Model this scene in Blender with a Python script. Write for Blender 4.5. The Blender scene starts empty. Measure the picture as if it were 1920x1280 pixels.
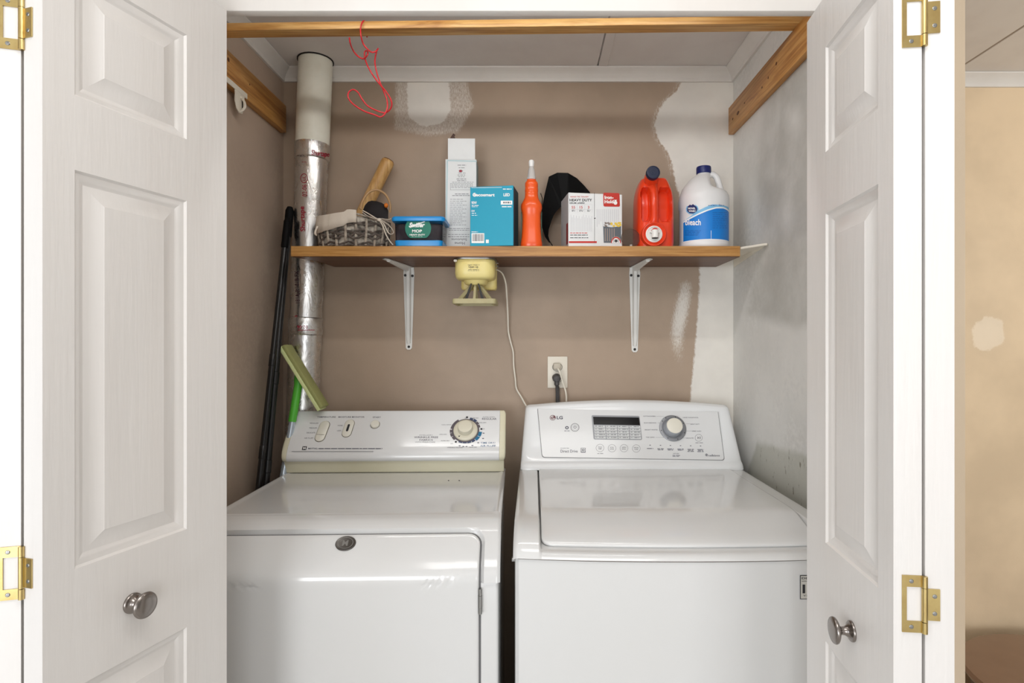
import bpy, bmesh, math, random
from mathutils import Vector, Matrix
random.seed(7)
SC = bpy.context.scene
COL = SC.collection
PI = math.pi
CZ = 1.32                      # eye height above the floor
FP, CX, CY = 1080.0, 1000.0, 645.0   # focal length (px of a 1920 wide frame) and vanishing point

# ------------------------------------------------------------------ camera, world, lights, exposure
cam = bpy.data.cameras.new('camera')
cam_o = bpy.data.objects.new('camera', cam); COL.objects.link(cam_o)
cam_o.location = (0, 0, CZ); cam_o.rotation_euler = (PI / 2, 0, 0)
cam.sensor_width = 36; cam.lens = 36 * FP / 1920
cam.shift_x = (960 - CX) / 1920; cam.shift_y = (CY - 640) / 1920
cam.clip_start = .02
SC.camera = cam_o
world = bpy.data.worlds.new('sky'); SC.world = world; world.use_nodes = True
bg = world.node_tree.nodes['Background']; bg.inputs[0].default_value = (.86, .93, 1, 1); bg.inputs[1].default_value = 1.0

def area(name, loc, target, sx, sy, power, color=(1, 1, 1)):
    l = bpy.data.lights.new(name, 'AREA'); l.shape = 'RECTANGLE'; l.size = sx; l.size_y = sy
    l.energy = power; l.color = color
    o = bpy.data.objects.new(name, l); COL.objects.link(o); o.location = loc
    o.rotation_euler = (Vector(target) - Vector(loc)).to_track_quat('-Z', 'Y').to_euler()
    return o
area('window_daylight', (-1.45, -4.10, 1.00), (-.1, 1.8, 1.10), 1.7, 1.9, 98, (.955, .975, 1.0))
area('window_daylight_right', (1.35, -4.10, 1.00), (-.2, 1.8, 1.1), 1.5, 1.9, 40, (.97, .98, 1.0))
area('side_fill_left', (-2.40, -.9, 1.1), (.6, .9, 1.3), 1.4, 1.5, 30, (.84, .92, 1.0))  # added fill from the left for the right door leaf; no window there
area('ceiling_lamp_light', (.05, .25, 2.22), (.05, .25, 0), 1.0, .5, 10, (1.0, .985, .96))
area('closet_fill_light', (-.08, 1.215, 2.175), (-.08, 1.75, 1.25), 1.1, .05, 5.2, (1.0, .985, .965))  # added fill, unseen behind the header, to brighten upper wall and shelf
l_ = bpy.data.lights.new('side_room_fill', 'POINT'); l_.energy = 15; l_.color = (1, .93, .82); l_.shadow_soft_size = .15  # added fill out of view, brightens the strip of room beyond
lo_ = bpy.data.objects.new('side_room_fill', l_); COL.objects.link(lo_); lo_.location = (2.25, .9, 1.65)
SC.cycles.diffuse_bounces = 6
SC.view_settings.view_transform = 'Standard'; SC.view_settings.look = 'None'
SC.view_settings.gamma = 1; SC.view_settings.use_curve_mapping = False
SC.view_settings.exposure = -.07

# ------------------------------------------------------------------ helpers
def W(x, y, z): return Vector((x, y, CZ + z))
def P(px, py, Y): return Vector(((px - CX) * Y / FP, Y, CZ + (CY - py) * Y / FP))
def lin(c):
    c = [v / 255 for v in c]
    return tuple((v / 12.92 if v <= .04045 else ((v + .055) / 1.055) ** 2.4) for v in c) + (1,)

class NT:
    def __init__(s, m): s.t = m.node_tree; s.n = s.t.nodes; s.l = s.t.links; s.b = s.n['Principled BSDF']
    def add(s, t, **k):
        n = s.n.new(t)
        for a, v in k.items(): setattr(n, a, v)
        return n
    def coord(s, scale=(1, 1, 1), out='Object', rot=(0, 0, 0)):
        tc = s.add('ShaderNodeTexCoord'); mp = s.add('ShaderNodeMapping')
        s.l.new(tc.outputs[out], mp.inputs[0]); mp.inputs['Scale'].default_value = scale; mp.inputs['Rotation'].default_value = rot
        return mp.outputs[0]
    def noise(s, vec, scale, detail=4, rough=.55, dist=0):
        n = s.add('ShaderNodeTexNoise'); s.l.new(vec, n.inputs['Vector']); n.inputs['Scale'].default_value = scale
        n.inputs['Detail'].default_value = detail; n.inputs['Roughness'].default_value = rough; n.inputs['Distortion'].default_value = dist
        return n.outputs['Fac']
    def ramp(s, fac, stops):
        r = s.add('ShaderNodeValToRGB'); s.l.new(fac, r.inputs[0]); e = r.color_ramp.elements
        while len(e) < len(stops): e.new(.5)
        for i, (p, c) in enumerate(stops): e[i].position = p; e[i].color = c if len(c) == 4 else tuple(c) + (1,)
        return r.outputs[0]
    def math(s, op, a, b=0, clamp=False):
        n = s.add('ShaderNodeMath', operation=op, use_clamp=clamp)
        for i, v in enumerate((a, b)):
            if isinstance(v, (int, float)): n.inputs[i].default_value = v
            else: s.l.new(v, n.inputs[i])
        return n.outputs[0]
    def mapr(s, v, a, b, c=0, d=1):
        n = s.add('ShaderNodeMapRange'); n.interpolation_type = 'SMOOTHSTEP'; s.l.new(v, n.inputs[0])
        for i, q in enumerate((a, b, c, d)): n.inputs[i + 1].default_value = q
        return n.outputs[0]
    def mix(s, f, a, b, mode='MIX'):
        n = s.add('ShaderNodeMix', data_type='RGBA', blend_type=mode)
        if isinstance(f, (int, float)): n.inputs[0].default_value = f
        else: s.l.new(f, n.inputs[0])
        for i, v in ((6, a), (7, b)):
            if isinstance(v, tuple): n.inputs[i].default_value = v
            else: s.l.new(v, n.inputs[i])
        return n.outputs[2]
    def attr(s, name):
        n = s.add('ShaderNodeAttribute', attribute_name=name); return n.outputs['Fac']
    def bump(s, h, strength=.2, dist=.002):
        n = s.add('ShaderNodeBump'); s.l.new(h, n.inputs['Height']); n.inputs['Strength'].default_value = strength
        n.inputs['Distance'].default_value = dist; s.l.new(n.outputs[0], s.b.inputs['Normal'])
    def col(s, v): s.l.new(v, s.b.inputs['Base Color'])
    def rough(s, v): s.l.new(v, s.b.inputs['Roughness'])

MATS = {}
def mat(name, rgb, rough=.5, metal=0, bump=0, bscale=200, var=0, vscale=8, vrgb=None, coat=0, trans=0, ior=1.45, sss=0, bstretch=(1, 1, 1), spec=None):
    if name in MATS: return MATS[name]
    m = bpy.data.materials.new(name); m.use_nodes = True; t = NT(m)
    t.b.inputs['Base Color'].default_value = lin(rgb); t.b.inputs['Roughness'].default_value = rough
    t.b.inputs['Metallic'].default_value = metal; t.b.inputs['IOR'].default_value = ior
    if coat: t.b.inputs['Coat Weight'].default_value = coat; t.b.inputs['Coat Roughness'].default_value = .08
    if trans: t.b.inputs['Transmission Weight'].default_value = trans
    if spec is not None: t.b.inputs['Specular IOR Level'].default_value = spec
    if sss: t.b.inputs['Subsurface Weight'].default_value = sss; t.b.inputs['Subsurface Radius'].default_value = (.01, .01, .01)
    if vrgb is None: vrgb = tuple(int(v * .86) for v in rgb)
    v = t.coord(bstretch)
    n = t.noise(v, vscale, 5)
    t.col(t.mix(t.mapr(n, .35, .75, 0, max(var, .04)), lin(rgb), lin(vrgb)))
    if bump: t.bump(t.noise(v, bscale, 3), bump, .0015)
    MATS[name] = m
    return m

def wood(name, base, dark, light, axis, rough=.5, scale=1.0, coat=0):
    m = bpy.data.materials.new(name); m.use_nodes = True; t = NT(m)
    st = [14, 14, 14]; st[axis] = .8
    v = t.coord(tuple(q * scale for q in st))
    n1 = t.noise(v, 3.2, 5, .6, 1.2)
    st2 = [90, 90, 90]; st2[axis] = 3
    n2 = t.noise(t.coord(tuple(st2)), 2, 3, .6)
    c = t.ramp(n1, [(.28, lin(dark)), (.45, lin(base)), (.6, lin(light)), (.75, lin(base))])
    c = t.mix(t.mapr(n2, .45, .75, 0, .5), c, lin(dark))
    t.col(c); t.b.inputs['Roughness'].default_value = rough; t.bump(n2, .15, .001)
    if coat: t.b.inputs['Coat Weight'].default_value = coat
    MATS[name] = m
    return m

class B:
    def __init__(s): s.bm = bmesh.new()
    def v(s, p): return s.bm.verts.new(p)
    def face(s, vs):
        try: return s.bm.faces.new(vs)
        except ValueError: return None
    def box(s, x0, x1, y0, y1, z0, z1, bev=0, seg=2, M=None):
        r = bmesh.ops.create_cube(s.bm, size=1)['verts']
        T = Matrix.Translation(((x0 + x1) / 2, (y0 + y1) / 2, (z0 + z1) / 2)) @ Matrix.Diagonal((abs(x1 - x0), abs(y1 - y0), abs(z1 - z0), 1))
        bmesh.ops.transform(s.bm, matrix=T, verts=r)
        if bev:
            es = list({e for q in r for e in q.link_edges})
            g = bmesh.ops.bevel(s.bm, geom=es, offset=bev, segments=seg, profile=.5, affect='EDGES')
            r = list({q for f in g['faces'] for q in f.verts} | {q for q in r if q.is_valid})
        if M is not None: bmesh.ops.transform(s.bm, matrix=M, verts=[q for q in r if q.is_valid])
        return s
    def rings(s, rs, cap0=True, cap1=True, closed=True):
        R = [[s.v(p) for p in r] for r in rs]
        for a, b in zip(R, R[1:]):
            n = len(a)
            for i in range(n if closed else n - 1):
                j = (i + 1) % n
                s.face((a[i], a[j], b[j], b[i]))
        if closed and cap0: s.face(list(reversed(R[0])))
        if closed and cap1: s.face(R[-1])
        return s
    def prism(s, pts, d):
        d = Vector(d); return s.rings([[Vector(p) for p in pts], [Vector(p) + d for p in pts]])
    def tube(s, pts, r, n=8, smooth=0, squash=None):
        pts = [Vector(p) for p in pts]
        if smooth: pts = catmull(pts, smooth)
        if not isinstance(r, (list, tuple)): r = [r] * len(pts)
        elif len(r) != len(pts): r = [r[min(len(r) - 1, int(i / (len(pts) - 1) * (len(r) - 1) + .5))] for i in range(len(pts))]
        up = Vector((0, 0, 1)); t0 = (pts[1] - pts[0]).normalized()
        if abs(t0.dot(up)) > .9: up = Vector((0, 1, 0))
        nrm = t0.cross(up).normalized(); rs = []
        for i, p in enumerate(pts):
            t = (pts[min(i + 1, len(pts) - 1)] - pts[max(i - 1, 0)])
            t = t.normalized() if t.length > 1e-9 else t0
            nrm = (nrm - t * nrm.dot(t)).normalized(); bn = t.cross(nrm)
            a, b = (squash or (1, 1))
            rs.append([p + (nrm * math.cos(2 * PI * k / n) * a + bn * math.sin(2 * PI * k / n) * b) * r[i] for k in range(n)])
        return s.rings(rs)
    def lathe(s, prof, M=None, n=32, sx=1, sy=1, cap0=True, cap1=True):
        M = M or Matrix()
        rs = [[M @ Vector((r * sx * math.cos(2 * PI * k / n), r * sy * math.sin(2 * PI * k / n), z)) for k in range(n)] for r, z in prof]
        return s.rings(rs, cap0, cap1)
    def grid(s, nu, nv, fn, closed_u=False):
        V = [[s.v(fn(i / nu, j / nv)) for i in range(nu + (0 if closed_u else 1))] for j in range(nv + 1)]
        for j in range(nv):
            for i in range(nu):
                i2 = (i + 1) % nu if closed_u else i + 1
                s.face((V[j][i], V[j][i2], V[j + 1][i2], V[j + 1][i]))
        return s
    def sphere(s, c, r, M=None, sx=1, sy=1, sz=1, u=16, w=10):
        q = bmesh.ops.create_uvsphere(s.bm, u_segments=u, v_segments=w, radius=r)['verts']
        T = Matrix.Translation(c) @ (M or Matrix()) @ Matrix.Diagonal((sx, sy, sz, 1))
        bmesh.ops.transform(s.bm, matrix=T, verts=q); return s

def catmull(pts, k):
    out = []
    for i in range(len(pts) - 1):
        p0, p1, p2, p3 = pts[max(i - 1, 0)], pts[i], pts[i + 1], pts[min(i + 2, len(pts) - 1)]
        for j in range(k):
            t = j / k
            out.append(.5 * ((2 * p1) + (p2 - p0) * t + (2 * p0 - 5 * p1 + 4 * p2 - p3) * t * t + (3 * p1 - p0 - 3 * p2 + p3) * t ** 3))
    out.append(pts[-1]); return out

ROOTM = {}
def world_of(o): return ROOTM.get(o.name, Matrix())
def tag(o, label=None, cat=None, group=None, kind=None):
    if label: o['label'] = label
    if cat: o['category'] = cat
    if group: o['group'] = group
    if kind: o['kind'] = kind
    return o
def thing(name, loc, label, cat, group=None, rz=0, kind=None):
    o = bpy.data.objects.new(name, None); COL.objects.link(o); o.empty_display_size = .05
    o.location = loc; o.rotation_euler = (0, 0, rz)
    ROOTM[o.name] = Matrix.Translation(loc) @ Matrix.Rotation(rz, 4, 'Z')
    return tag(o, label, cat, group, kind)
def obj(name, b, m, parent=None, smooth=True, angle=35, local=False, label=None, kind=None, weld=False):
    bm = b.bm
    if weld: bmesh.ops.remove_doubles(bm, verts=bm.verts, dist=1e-5)
    bmesh.ops.recalc_face_normals(bm, faces=bm.faces)
    me = bpy.data.meshes.new(name); o = bpy.data.objects.new(name, me); COL.objects.link(o)
    if parent is not None:
        o.parent = parent
        if not local: bmesh.ops.transform(bm, matrix=world_of(parent).inverted(), verts=bm.verts)
        ROOTM[o.name] = world_of(parent)
    bm.to_mesh(me); bm.free()
    if smooth:
        me.shade_smooth(); me.set_sharp_from_angle(angle=math.radians(angle))
    me.materials.append(MATS[m] if isinstance(m, str) else m)
    if label: o['label'] = label
    if kind: o['kind'] = kind
    return o
def solo(name, b, m, label, cat, loc, **k):
    """a thing that is one mesh: origin at loc"""
    bmesh.ops.transform(b.bm, matrix=Matrix.Translation(-Vector(loc)), verts=b.bm.verts)
    grp = k.pop('group', None); kd = k.pop('kind', None)
    o = obj(name, b, m, **k); o.location = loc
    ROOTM[o.name] = Matrix.Translation(loc)
    return tag(o, label, cat, grp, kd)
def struct(name, b, m, parent=None, **k):
    o = obj(name, b, m, parent, **k)
    if parent is None: o['kind'] = 'structure'
    return o

# surfaces that print lies on -------------------------------------------------
class Plane:
    def __init__(s, o, u, v): s.o = Vector(o); s.u = Vector(u).normalized(); s.n = s.u.cross(Vector(v)).normalized(); s.v = s.n.cross(s.u); 
    def hit(s, px, py, off=.0004):
        d = Vector(((px - CX) / FP, 1, (CY - py) / FP)); c = Vector((0, 0, CZ))
        n = s.n if s.n.dot(d) < 0 else -s.n
        o = s.o + n * off
        return c + d * ((o - c).dot(n) / d.dot(n))
    def uvp(s, px, py): p = s.hit(px, py, 0) - s.o; return p.dot(s.u), p.dot(s.v)
    def pt(s, a, b, off=.0004): return s.o + s.u * a + s.v * b + s.n * off
class Cyl:
    def __init__(s, p, ax, r): s.p = Vector(p); s.a = Vector(ax).normalized(); s.r = r
    def hit(s, px, py, off=.0006):
        d = Vector(((px - CX) / FP, 1, (CY - py) / FP)); c = Vector((0, 0, CZ)) - s.p; r = s.r + off
        dd = d - s.a * d.dot(s.a); cc = c - s.a * c.dot(s.a)
        A = dd.dot(dd); Bq = 2 * dd.dot(cc); C = cc.dot(cc) - r * r; D = max(0, Bq * Bq - 4 * A * C)
        t = (-Bq - math.sqrt(D)) / (2 * A)
        return Vector((0, 0, CZ)) + d * t
_tc = {}
def text_mesh(s, bold=0, spacing=1):
    k = (s, bold, spacing)
    if k in _tc: return _tc[k]
    cu = bpy.data.curves.new('t', 'FONT'); cu.body = s; cu.size = 1; cu.resolution_u = 3; cu.offset = bold; cu.align_x = 'LEFT'; cu.space_character = spacing
    o = bpy.data.objects.new('t', cu); COL.objects.link(o)
    dg = bpy.context.evaluated_depsgraph_get(); me = bpy.data.meshes.new_from_object(o.evaluated_get(dg))
    vs = [v.co.copy() for v in me.vertices]; fs = [tuple(p.vertices) for p in me.polygons]
    bpy.data.objects.remove(o); bpy.data.curves.remove(cu); bpy.data.meshes.remove(me)
    _tc[k] = (vs, fs); return _tc[k]
def text(b, s, surf, x, y, h, w=None, rot=0, bold=0, shear=0, spacing=1, off=.0005, flip=False):
    """print s on surf: centre (x, y), cap height h and total width w, in the frame of the photograph"""
    vs, fs = text_mesh(s, bold, spacing)
    if not vs: return
    x0 = min(v.x for v in vs); x1 = max(v.x for v in vs); y0 = min(v.y for v in vs); y1 = max(v.y for v in vs)
    hh = max(y1 - y0, .01); k = h / hh; kx = (w / (x1 - x0)) if w else k
    ca, sa = math.cos(rot), math.sin(rot); V = []
    for v in vs:
        a = (v.x - (x0 + x1) / 2) * kx; c = (v.y - (y0 + y1) / 2) * k; a += c * shear
        if flip: a, c = -a, -c
        V.append(b.v(surf.hit(x + a * ca - c * sa, y - (a * sa + c * ca), off)))
    for f in fs: b.face([V[i] for i in f])
def rect(b, surf, x0, y0, x1, y1, off=.0004, skew=0, n=1):
    for i in range(n):
        a, c = x0 + (x1 - x0) * i / n, x0 + (x1 - x0) * (i + 1) / n
        b.face([b.v(surf.hit(a, y0, off)), b.v(surf.hit(c, y0, off)), b.v(surf.hit(c + skew, y1, off)), b.v(surf.hit(a + skew, y1, off))])
def quad(b, surf, pts, off=.0004): b.face([b.v(surf.hit(x, y, off)) for x, y in pts])
def disc(b, surf, x, y, rx, ry, off=.0005, n=28, r2=0, a0=0, a1=2 * PI):
    P0 = []
    full = abs(a1 - a0 - 2 * PI) < 1e-6
    m = n if full else n + 1
    ang = [a0 + (a1 - a0) * k / n for k in range(m)]
    out = [b.v(surf.hit(x + rx * math.cos(a), y + ry * math.sin(a), off)) for a in ang]
    if not r2: b.face(out); return
    inn = [b.v(surf.hit(x + rx * r2 * math.cos(a), y + ry * r2 * math.sin(a), off)) for a in ang]
    for i in range(m if full else m - 1):
        j = (i + 1) % m; b.face((out[i], out[j], inn[j], inn[i]))
def greek(b, surf, x, y, w, h=.9, word=5, seed=1, skew=0, off=.0004):
    """a line of print too small to read in the photograph"""
    rr = random.Random(seed); a = x
    while a < x + w:
        l = min(word * (.5 + rr.random()), x + w - a); rect(b, surf, a, y, a + l, y + h, off); a += l + 1.2
# ------------------------------------------------------------------ materials
mat('white_paint', (226, 222, 217), .42, bump=.25, bscale=60, bstretch=(1, 1, .25), var=.5, vrgb=(216, 209, 202), vscale=5)
mat('white_trim', (222, 219, 214), .45, var=.4, vrgb=(205, 199, 192))
mat('door_white', (226, 223, 220), .38, bump=.35, bscale=90, bstretch=(1, 1, .08), var=.6, vrgb=(218, 213, 208), vscale=7)
mat('ceiling_white', (222, 218, 214), .7, bump=.1, bscale=150, var=.5, vrgb=(210, 204, 200))
mat('dark_gap', (28, 24, 22), .9)
mat('appliance_white', (210, 210, 209), .16, coat=.5, var=.2, vrgb=(204, 204, 201), vscale=3)
mat('cream_plastic', (218, 214, 190), .35, var=.5, vrgb=(206, 200, 170))
mat('dryer_panel', (218, 219, 219), .22, coat=.3)
mat('console_white', (228, 230, 231), .25, coat=.3)
mat('brass', (206, 184, 126), .3, metal=1, var=.5, vrgb=(176, 140, 84), vscale=40)
mat('nickel', (150, 143, 138), .24, metal=1)
mat('steel', (160, 160, 158), .35, metal=1)
mat('pvc', (232, 231, 218), .4, var=.7, vrgb=(214, 211, 194), vscale=10)
mat('print_black', (40, 40, 44), .6)
mat('print_grey', (112, 112, 116), .6)
mat('print_white', (238, 238, 236), .6)
mat('print_red', (150, 22, 48), .5)
mat('red_wire', (196, 28, 40), .35)
mat('black_plastic', (20, 20, 21), .3)
mat('black_matte', (7, 7, 8), .6, spec=.15)
mat('ivory', (226, 220, 206), .4)
mat('concrete', (204, 202, 198), .8)

def wall_material(name, base, paint, patch_rgb, grey=None):
    m = bpy.data.materials.new(name); m.use_nodes = True; t = NT(m)
    v = t.coord(); v2 = t.coord((130, 130, 34))
    n = t.noise(v, 60, 6, .7); big = t.noise(v, 3, 4)
    streak = t.noise(v2, 2.2, 8, .85)
    c = t.mix(t.mapr(big, .35, .7, 0, 1), lin(base), lin(tuple(int(q * .93) for q in base)))
    sd = t.math('ADD', t.attr('patch'), t.math('MULTIPLY', t.math('SUBTRACT', n, .5), .026))
    a = t.mapr(sd, -.0035, .005)
    sm = t.mapr(t.math('ADD', t.attr('smear'), t.math('SUBTRACT', streak, .5)), .42, .70, 0, .85)
    f = t.math('MAXIMUM', a, sm)
    pc = t.mix(t.mapr(t.noise(v, 5, 4), .35, .7, 0, 1), lin(patch_rgb), lin(tuple(int(q * .95) for q in patch_rgb)))
    c = t.mix(f, c, pc)
    if grey:
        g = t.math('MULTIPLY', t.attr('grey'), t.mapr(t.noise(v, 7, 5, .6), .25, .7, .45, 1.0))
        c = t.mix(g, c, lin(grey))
        damp = t.attr('damp')
        c = t.mix(t.mapr(t.math('ADD', damp, t.math('MULTIPLY', t.math('SUBTRACT', t.noise(v, 30, 5), .5), .5)), .3, .75, 0, .7), c, lin((172, 172, 160)))
        sp = t.noise(t.coord((1, 60, 22)), 1.2, 5, .65)
        c = t.mix(t.math('MULTIPLY', t.mapr(sp, .60, .70, 0, .8), t.mapr(damp, .35, .8)), c, lin((98, 88, 66)))
    t.col(c)
    t.b.inputs['Roughness'].default_value = .5; t.b.inputs['Specular IOR Level'].default_value = .35
    t.bump(t.noise(v, 170, 3), .22, .0012)
    MATS[name] = m; return m
wall_material('wall_tan_patched', (172, 152, 133), None, (232, 228, 220))
wall_material('wall_tan_left', (184, 165, 148), None, (184, 165, 148))
wall_material('wall_white_patched', (222, 221, 217), None, (222, 221, 217), grey=(172, 171, 165))
wall_material('wall_room_tan', (228, 206, 174), None, (234, 218, 194))

def seg_d(p, a, b):
    ax, ay = a; bx, by = b; px, py = p; dx, dy = bx - ax, by - ay
    t = max(0, min(1, ((px - ax) * dx + (py - ay) * dy) / (dx * dx + dy * dy + 1e-9)))
    return math.hypot(px - ax - t * dx, py - ay - t * dy)
def poly_sd(p, poly):
    d = min(seg_d(p, poly[i], poly[(i + 1) % len(poly)]) for i in range(len(poly)))
    x, y = p; ins = False
    for i in range(len(poly)):
        (x1, y1), (x2, y2) = poly[i], poly[i - 1]
        if (y1 > y) != (y2 > y) and x < (x2 - x1) * (y - y1) / (y2 - y1 + 1e-12) + x1: ins = not ins
    return d if ins else -d
def set_attr(o, name, fn):
    me = o.data; a = me.attributes.new(name, 'FLOAT', 'POINT')
    a.data.foreach_set('value', [fn(v.co) for v in me.vertices])

# ------------------------------------------------------------------ the room
ZC = .95                      # ceiling above eye height
XL, XR, YB = -.868, .694, 2.0   # closet walls
YF0, YF1 = 1.085, 1.165       # front wall of the closet
b = B(); b.box(-2.5, 2.7, -4.3, 2.2, -.05, 0); struct('floor', b, 'concrete')
b = B(); b.box(-2.5, 2.7, -4.3, 2.2, CZ + ZC + .008, CZ + ZC + .06); cl = struct('ceiling', b, 'ceiling_white')
def panel(x0, x1, y0=-4.2, y1=2.12):
    q = B(); q.box(x0, x1, y0, y1, CZ + ZC, CZ + ZC + .008, .0015, 1); obj('ceiling_panel', q, 'ceiling_white', cl)
for x0, x1 in ((-2.42, -.998), (-.994, .2185), (.2225, 1.4625), (1.4715, 2.65)): panel(x0, x1)
q = B(); q.box(.2225, .252, 1.17, 1.975, CZ + ZC - .003, CZ + ZC, .001, 1); obj('seam_strip', q, 'ceiling_white', cl)
q = B(); q.box(1.4625, 1.4715, -4.2, 2.03, CZ + ZC + .002, CZ + ZC + .008); obj('seam_strip', q, mat('seam_tan', (150, 138, 124), .6), cl)
# pipe hole rim
q = B(); q.lathe([(.0555, 0), (.0585, 0), (.0585, .004), (.0555, .004)], Matrix.Translation((-.7297, 1.93, CZ + ZC - .0035)), 24, cap0=False, cap1=False); obj('hole_edge', q, 'dark_gap', cl)

def sub_wall(fn, nu, nv): q = B(); q.grid(nu, nv, fn); return q
# back wall of the closet (a slab with a finely divided face carrying its paint marks)
q = sub_wall(lambda u, v: Vector((XL + (XR - XL) * u, YB, .0 + (CZ + ZC) * v)), 160, 230)
q.box(XL, XR, YB + .001, YB + .05, 0, CZ + ZC)
wb = struct('wall_back', q, 'wall_tan_patched', smooth=False)
def pxy(co, Y=None):
    Y = Y or co.y; return CX + co.x * FP / Y, CY - (co.z - CZ) * FP / Y
edge = [(150, 1277), (172, 1268), (185, 1250), (198, 1240), (215, 1231), (232, 1227), (252, 1230), (268, 1238), (285, 1252), (300, 1258), (340, 1266), (400, 1282), (450, 1305), (505, 1312), (560, 1310), (640, 1304), (700, 1298), (750, 1294), (820, 1290), (2000, 1290)]
def ex(y):
    if y <= edge[0][0]: return edge[0][1]
    for (a, x0), (c, x1) in zip(edge, edge[1:]):
        if y <= c: return x0 + (x1 - x0) * (y - a) / (c - a)
    return 1290
blob = [(752, 148), (757, 190), (750, 205), (762, 232), (800, 236), (840, 232), (858, 205), (852, 170), (846, 148)]
core = [(762, 148), (764, 215), (778, 232), (800, 238), (832, 231), (846, 205), (843, 148)]
def patch_back(co):
    x, y = pxy(co, YB); d = max((x - ex(y)), poly_sd((x, y), core) if y < 260 and 720 < x < 900 else -99)
    return max(-.06, min(.06, d / 540))
def smear_back(co):
    x, y = pxy(co, YB); s = 0
    if 700 < x < 920 and y < 270: s = max(s, .56 * min(1, max(0, 1 + poly_sd((x, y), [(745, 148), (742, 240), (800, 252), (858, 246), (885, 200), (872, 148)]) / 20)))
    if y < 330: s = max(s, .56 * max(0, 1 - (ex(y) - x) / 34)) if x < ex(y) else s
    if 500 < y < 770 and x < ex(y): s = max(s, .70 * math.exp(-((x - 1278 - 8 * math.sin(y / 37)) / 24) ** 2) * (.72 + .28 * math.sin((y - 520) / 45)) * min(1, max(0, (y - 505) / 25)))
    return s
set_attr(wb, 'patch', patch_back); set_attr(wb, 'smear', smear_back)
# left wall
q = sub_wall(lambda u, v: Vector((XL, YF1 + (YB - YF1) * u, (CZ + ZC) * v)), 4, 4); q.box(XL - .05, XL - .001, YF1, YB + .05, 0, CZ + ZC)
struct('wall_left', q, 'wall_tan_left', smooth=False)
# right wall
q = sub_wall(lambda u, v: Vector((XR, YF1 + (YB - YF1) * u, (CZ + ZC) * v)), 90, 230); q.box(XR + .001, XR + .075, YF1, YB + .05, 0, CZ + ZC)
wr = struct('wall_right', q, 'wall_white_patched', smooth=False)
def px_r(co): return CX + XR * FP / co.y, CY - (co.z - CZ) * FP / co.y
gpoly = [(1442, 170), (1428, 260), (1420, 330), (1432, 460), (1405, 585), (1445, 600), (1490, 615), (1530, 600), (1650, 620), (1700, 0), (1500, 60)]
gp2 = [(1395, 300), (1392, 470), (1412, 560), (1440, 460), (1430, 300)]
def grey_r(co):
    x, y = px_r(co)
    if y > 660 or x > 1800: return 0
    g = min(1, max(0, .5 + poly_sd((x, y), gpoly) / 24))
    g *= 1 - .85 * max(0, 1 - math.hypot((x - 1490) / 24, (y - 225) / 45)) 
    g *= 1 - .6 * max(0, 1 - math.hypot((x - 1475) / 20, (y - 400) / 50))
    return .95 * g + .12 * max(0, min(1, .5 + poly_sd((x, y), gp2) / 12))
def damp_r(co):
    x, y = px_r(co)
    if y < 780 or x < 1395: return 0
    top = 828 + (x - 1420) * .25 if x > 1420 else 828 + (1420 - x) * 3
    return max(0, min(1, .5 + (y - top) / 40)) * (1 if y < 1000 else 1)
set_attr(wr, 'grey', grey_r); set_attr(wr, 'damp', damp_r)
# front wall of the closet: pieces beside and above the door opening
OX0, OX1, OZ = -.79, .655, .625
q = B(); q.box(-2.45, OX0, YF0, YF1, 0, CZ + ZC, .001, 1); q.box(OX0, OX1, YF0 + .018, YF1 - .006, CZ + OZ + .055, CZ + ZC, .001, 1)
struct('wall_front', q, mat('wall_tan_plain', (204, 186, 162), .5, bump=.2))
q = B(); q.box(OX1, .815, YF0, YF1, 0, CZ + ZC, .003, 2); struct('wall_corner', q, 'wall_tan_plain')
q = B(); q.box(OX0, OX1, YF0 - .004, YF0 + .016, CZ + OZ, CZ + OZ + .18, .003, 2)
hd = struct('trim_1', q, 'white_paint')
# room beyond to the right
q = sub_wall(lambda u, v: Vector((XR + .08 + 1.85 * u, 2.04, (CZ + ZC) * v)), 90, 110); q.box(XR + .08, 2.65, 2.041, 2.1, 0, CZ + ZC)
wf = struct('wall_far', q, 'wall_room_tan', smooth=False)
def patch_f(co):
    x, y = pxy(co, 2.04); d = poly_sd((x, y), [(1822, 612), (1826, 650), (1850, 660), (1885, 640), (1880, 600), (1850, 590)]) if 1700 < x < 2000 and 500 < y < 760 else -99
    return max(-.06, min(.06, d / 530))
def smear_f(co):
    x, y = pxy(co, 2.04); return .40 * max(0, 1 - math.hypot((x - 1890) / 110, (y - 560) / 150))
set_attr(wf, 'patch', patch_f); set_attr(wf, 'smear', smear_f)
q = B(); q.box(.775, .815, YF1, 2.04, 0, CZ + ZC); struct('wall_partition', q, 'wall_tan_plain')
q = B(); q.box(2.60, 2.65, -4.25, 2.04, 0, CZ + ZC); struct('wall_room_right', q, mat('room_grey', (150, 148, 146), .7))
q = B(); q.box(-2.5, -2.45, -4.25, YF1, 0, CZ + ZC); struct('wall_room_left', q, 'room_grey')
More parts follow.
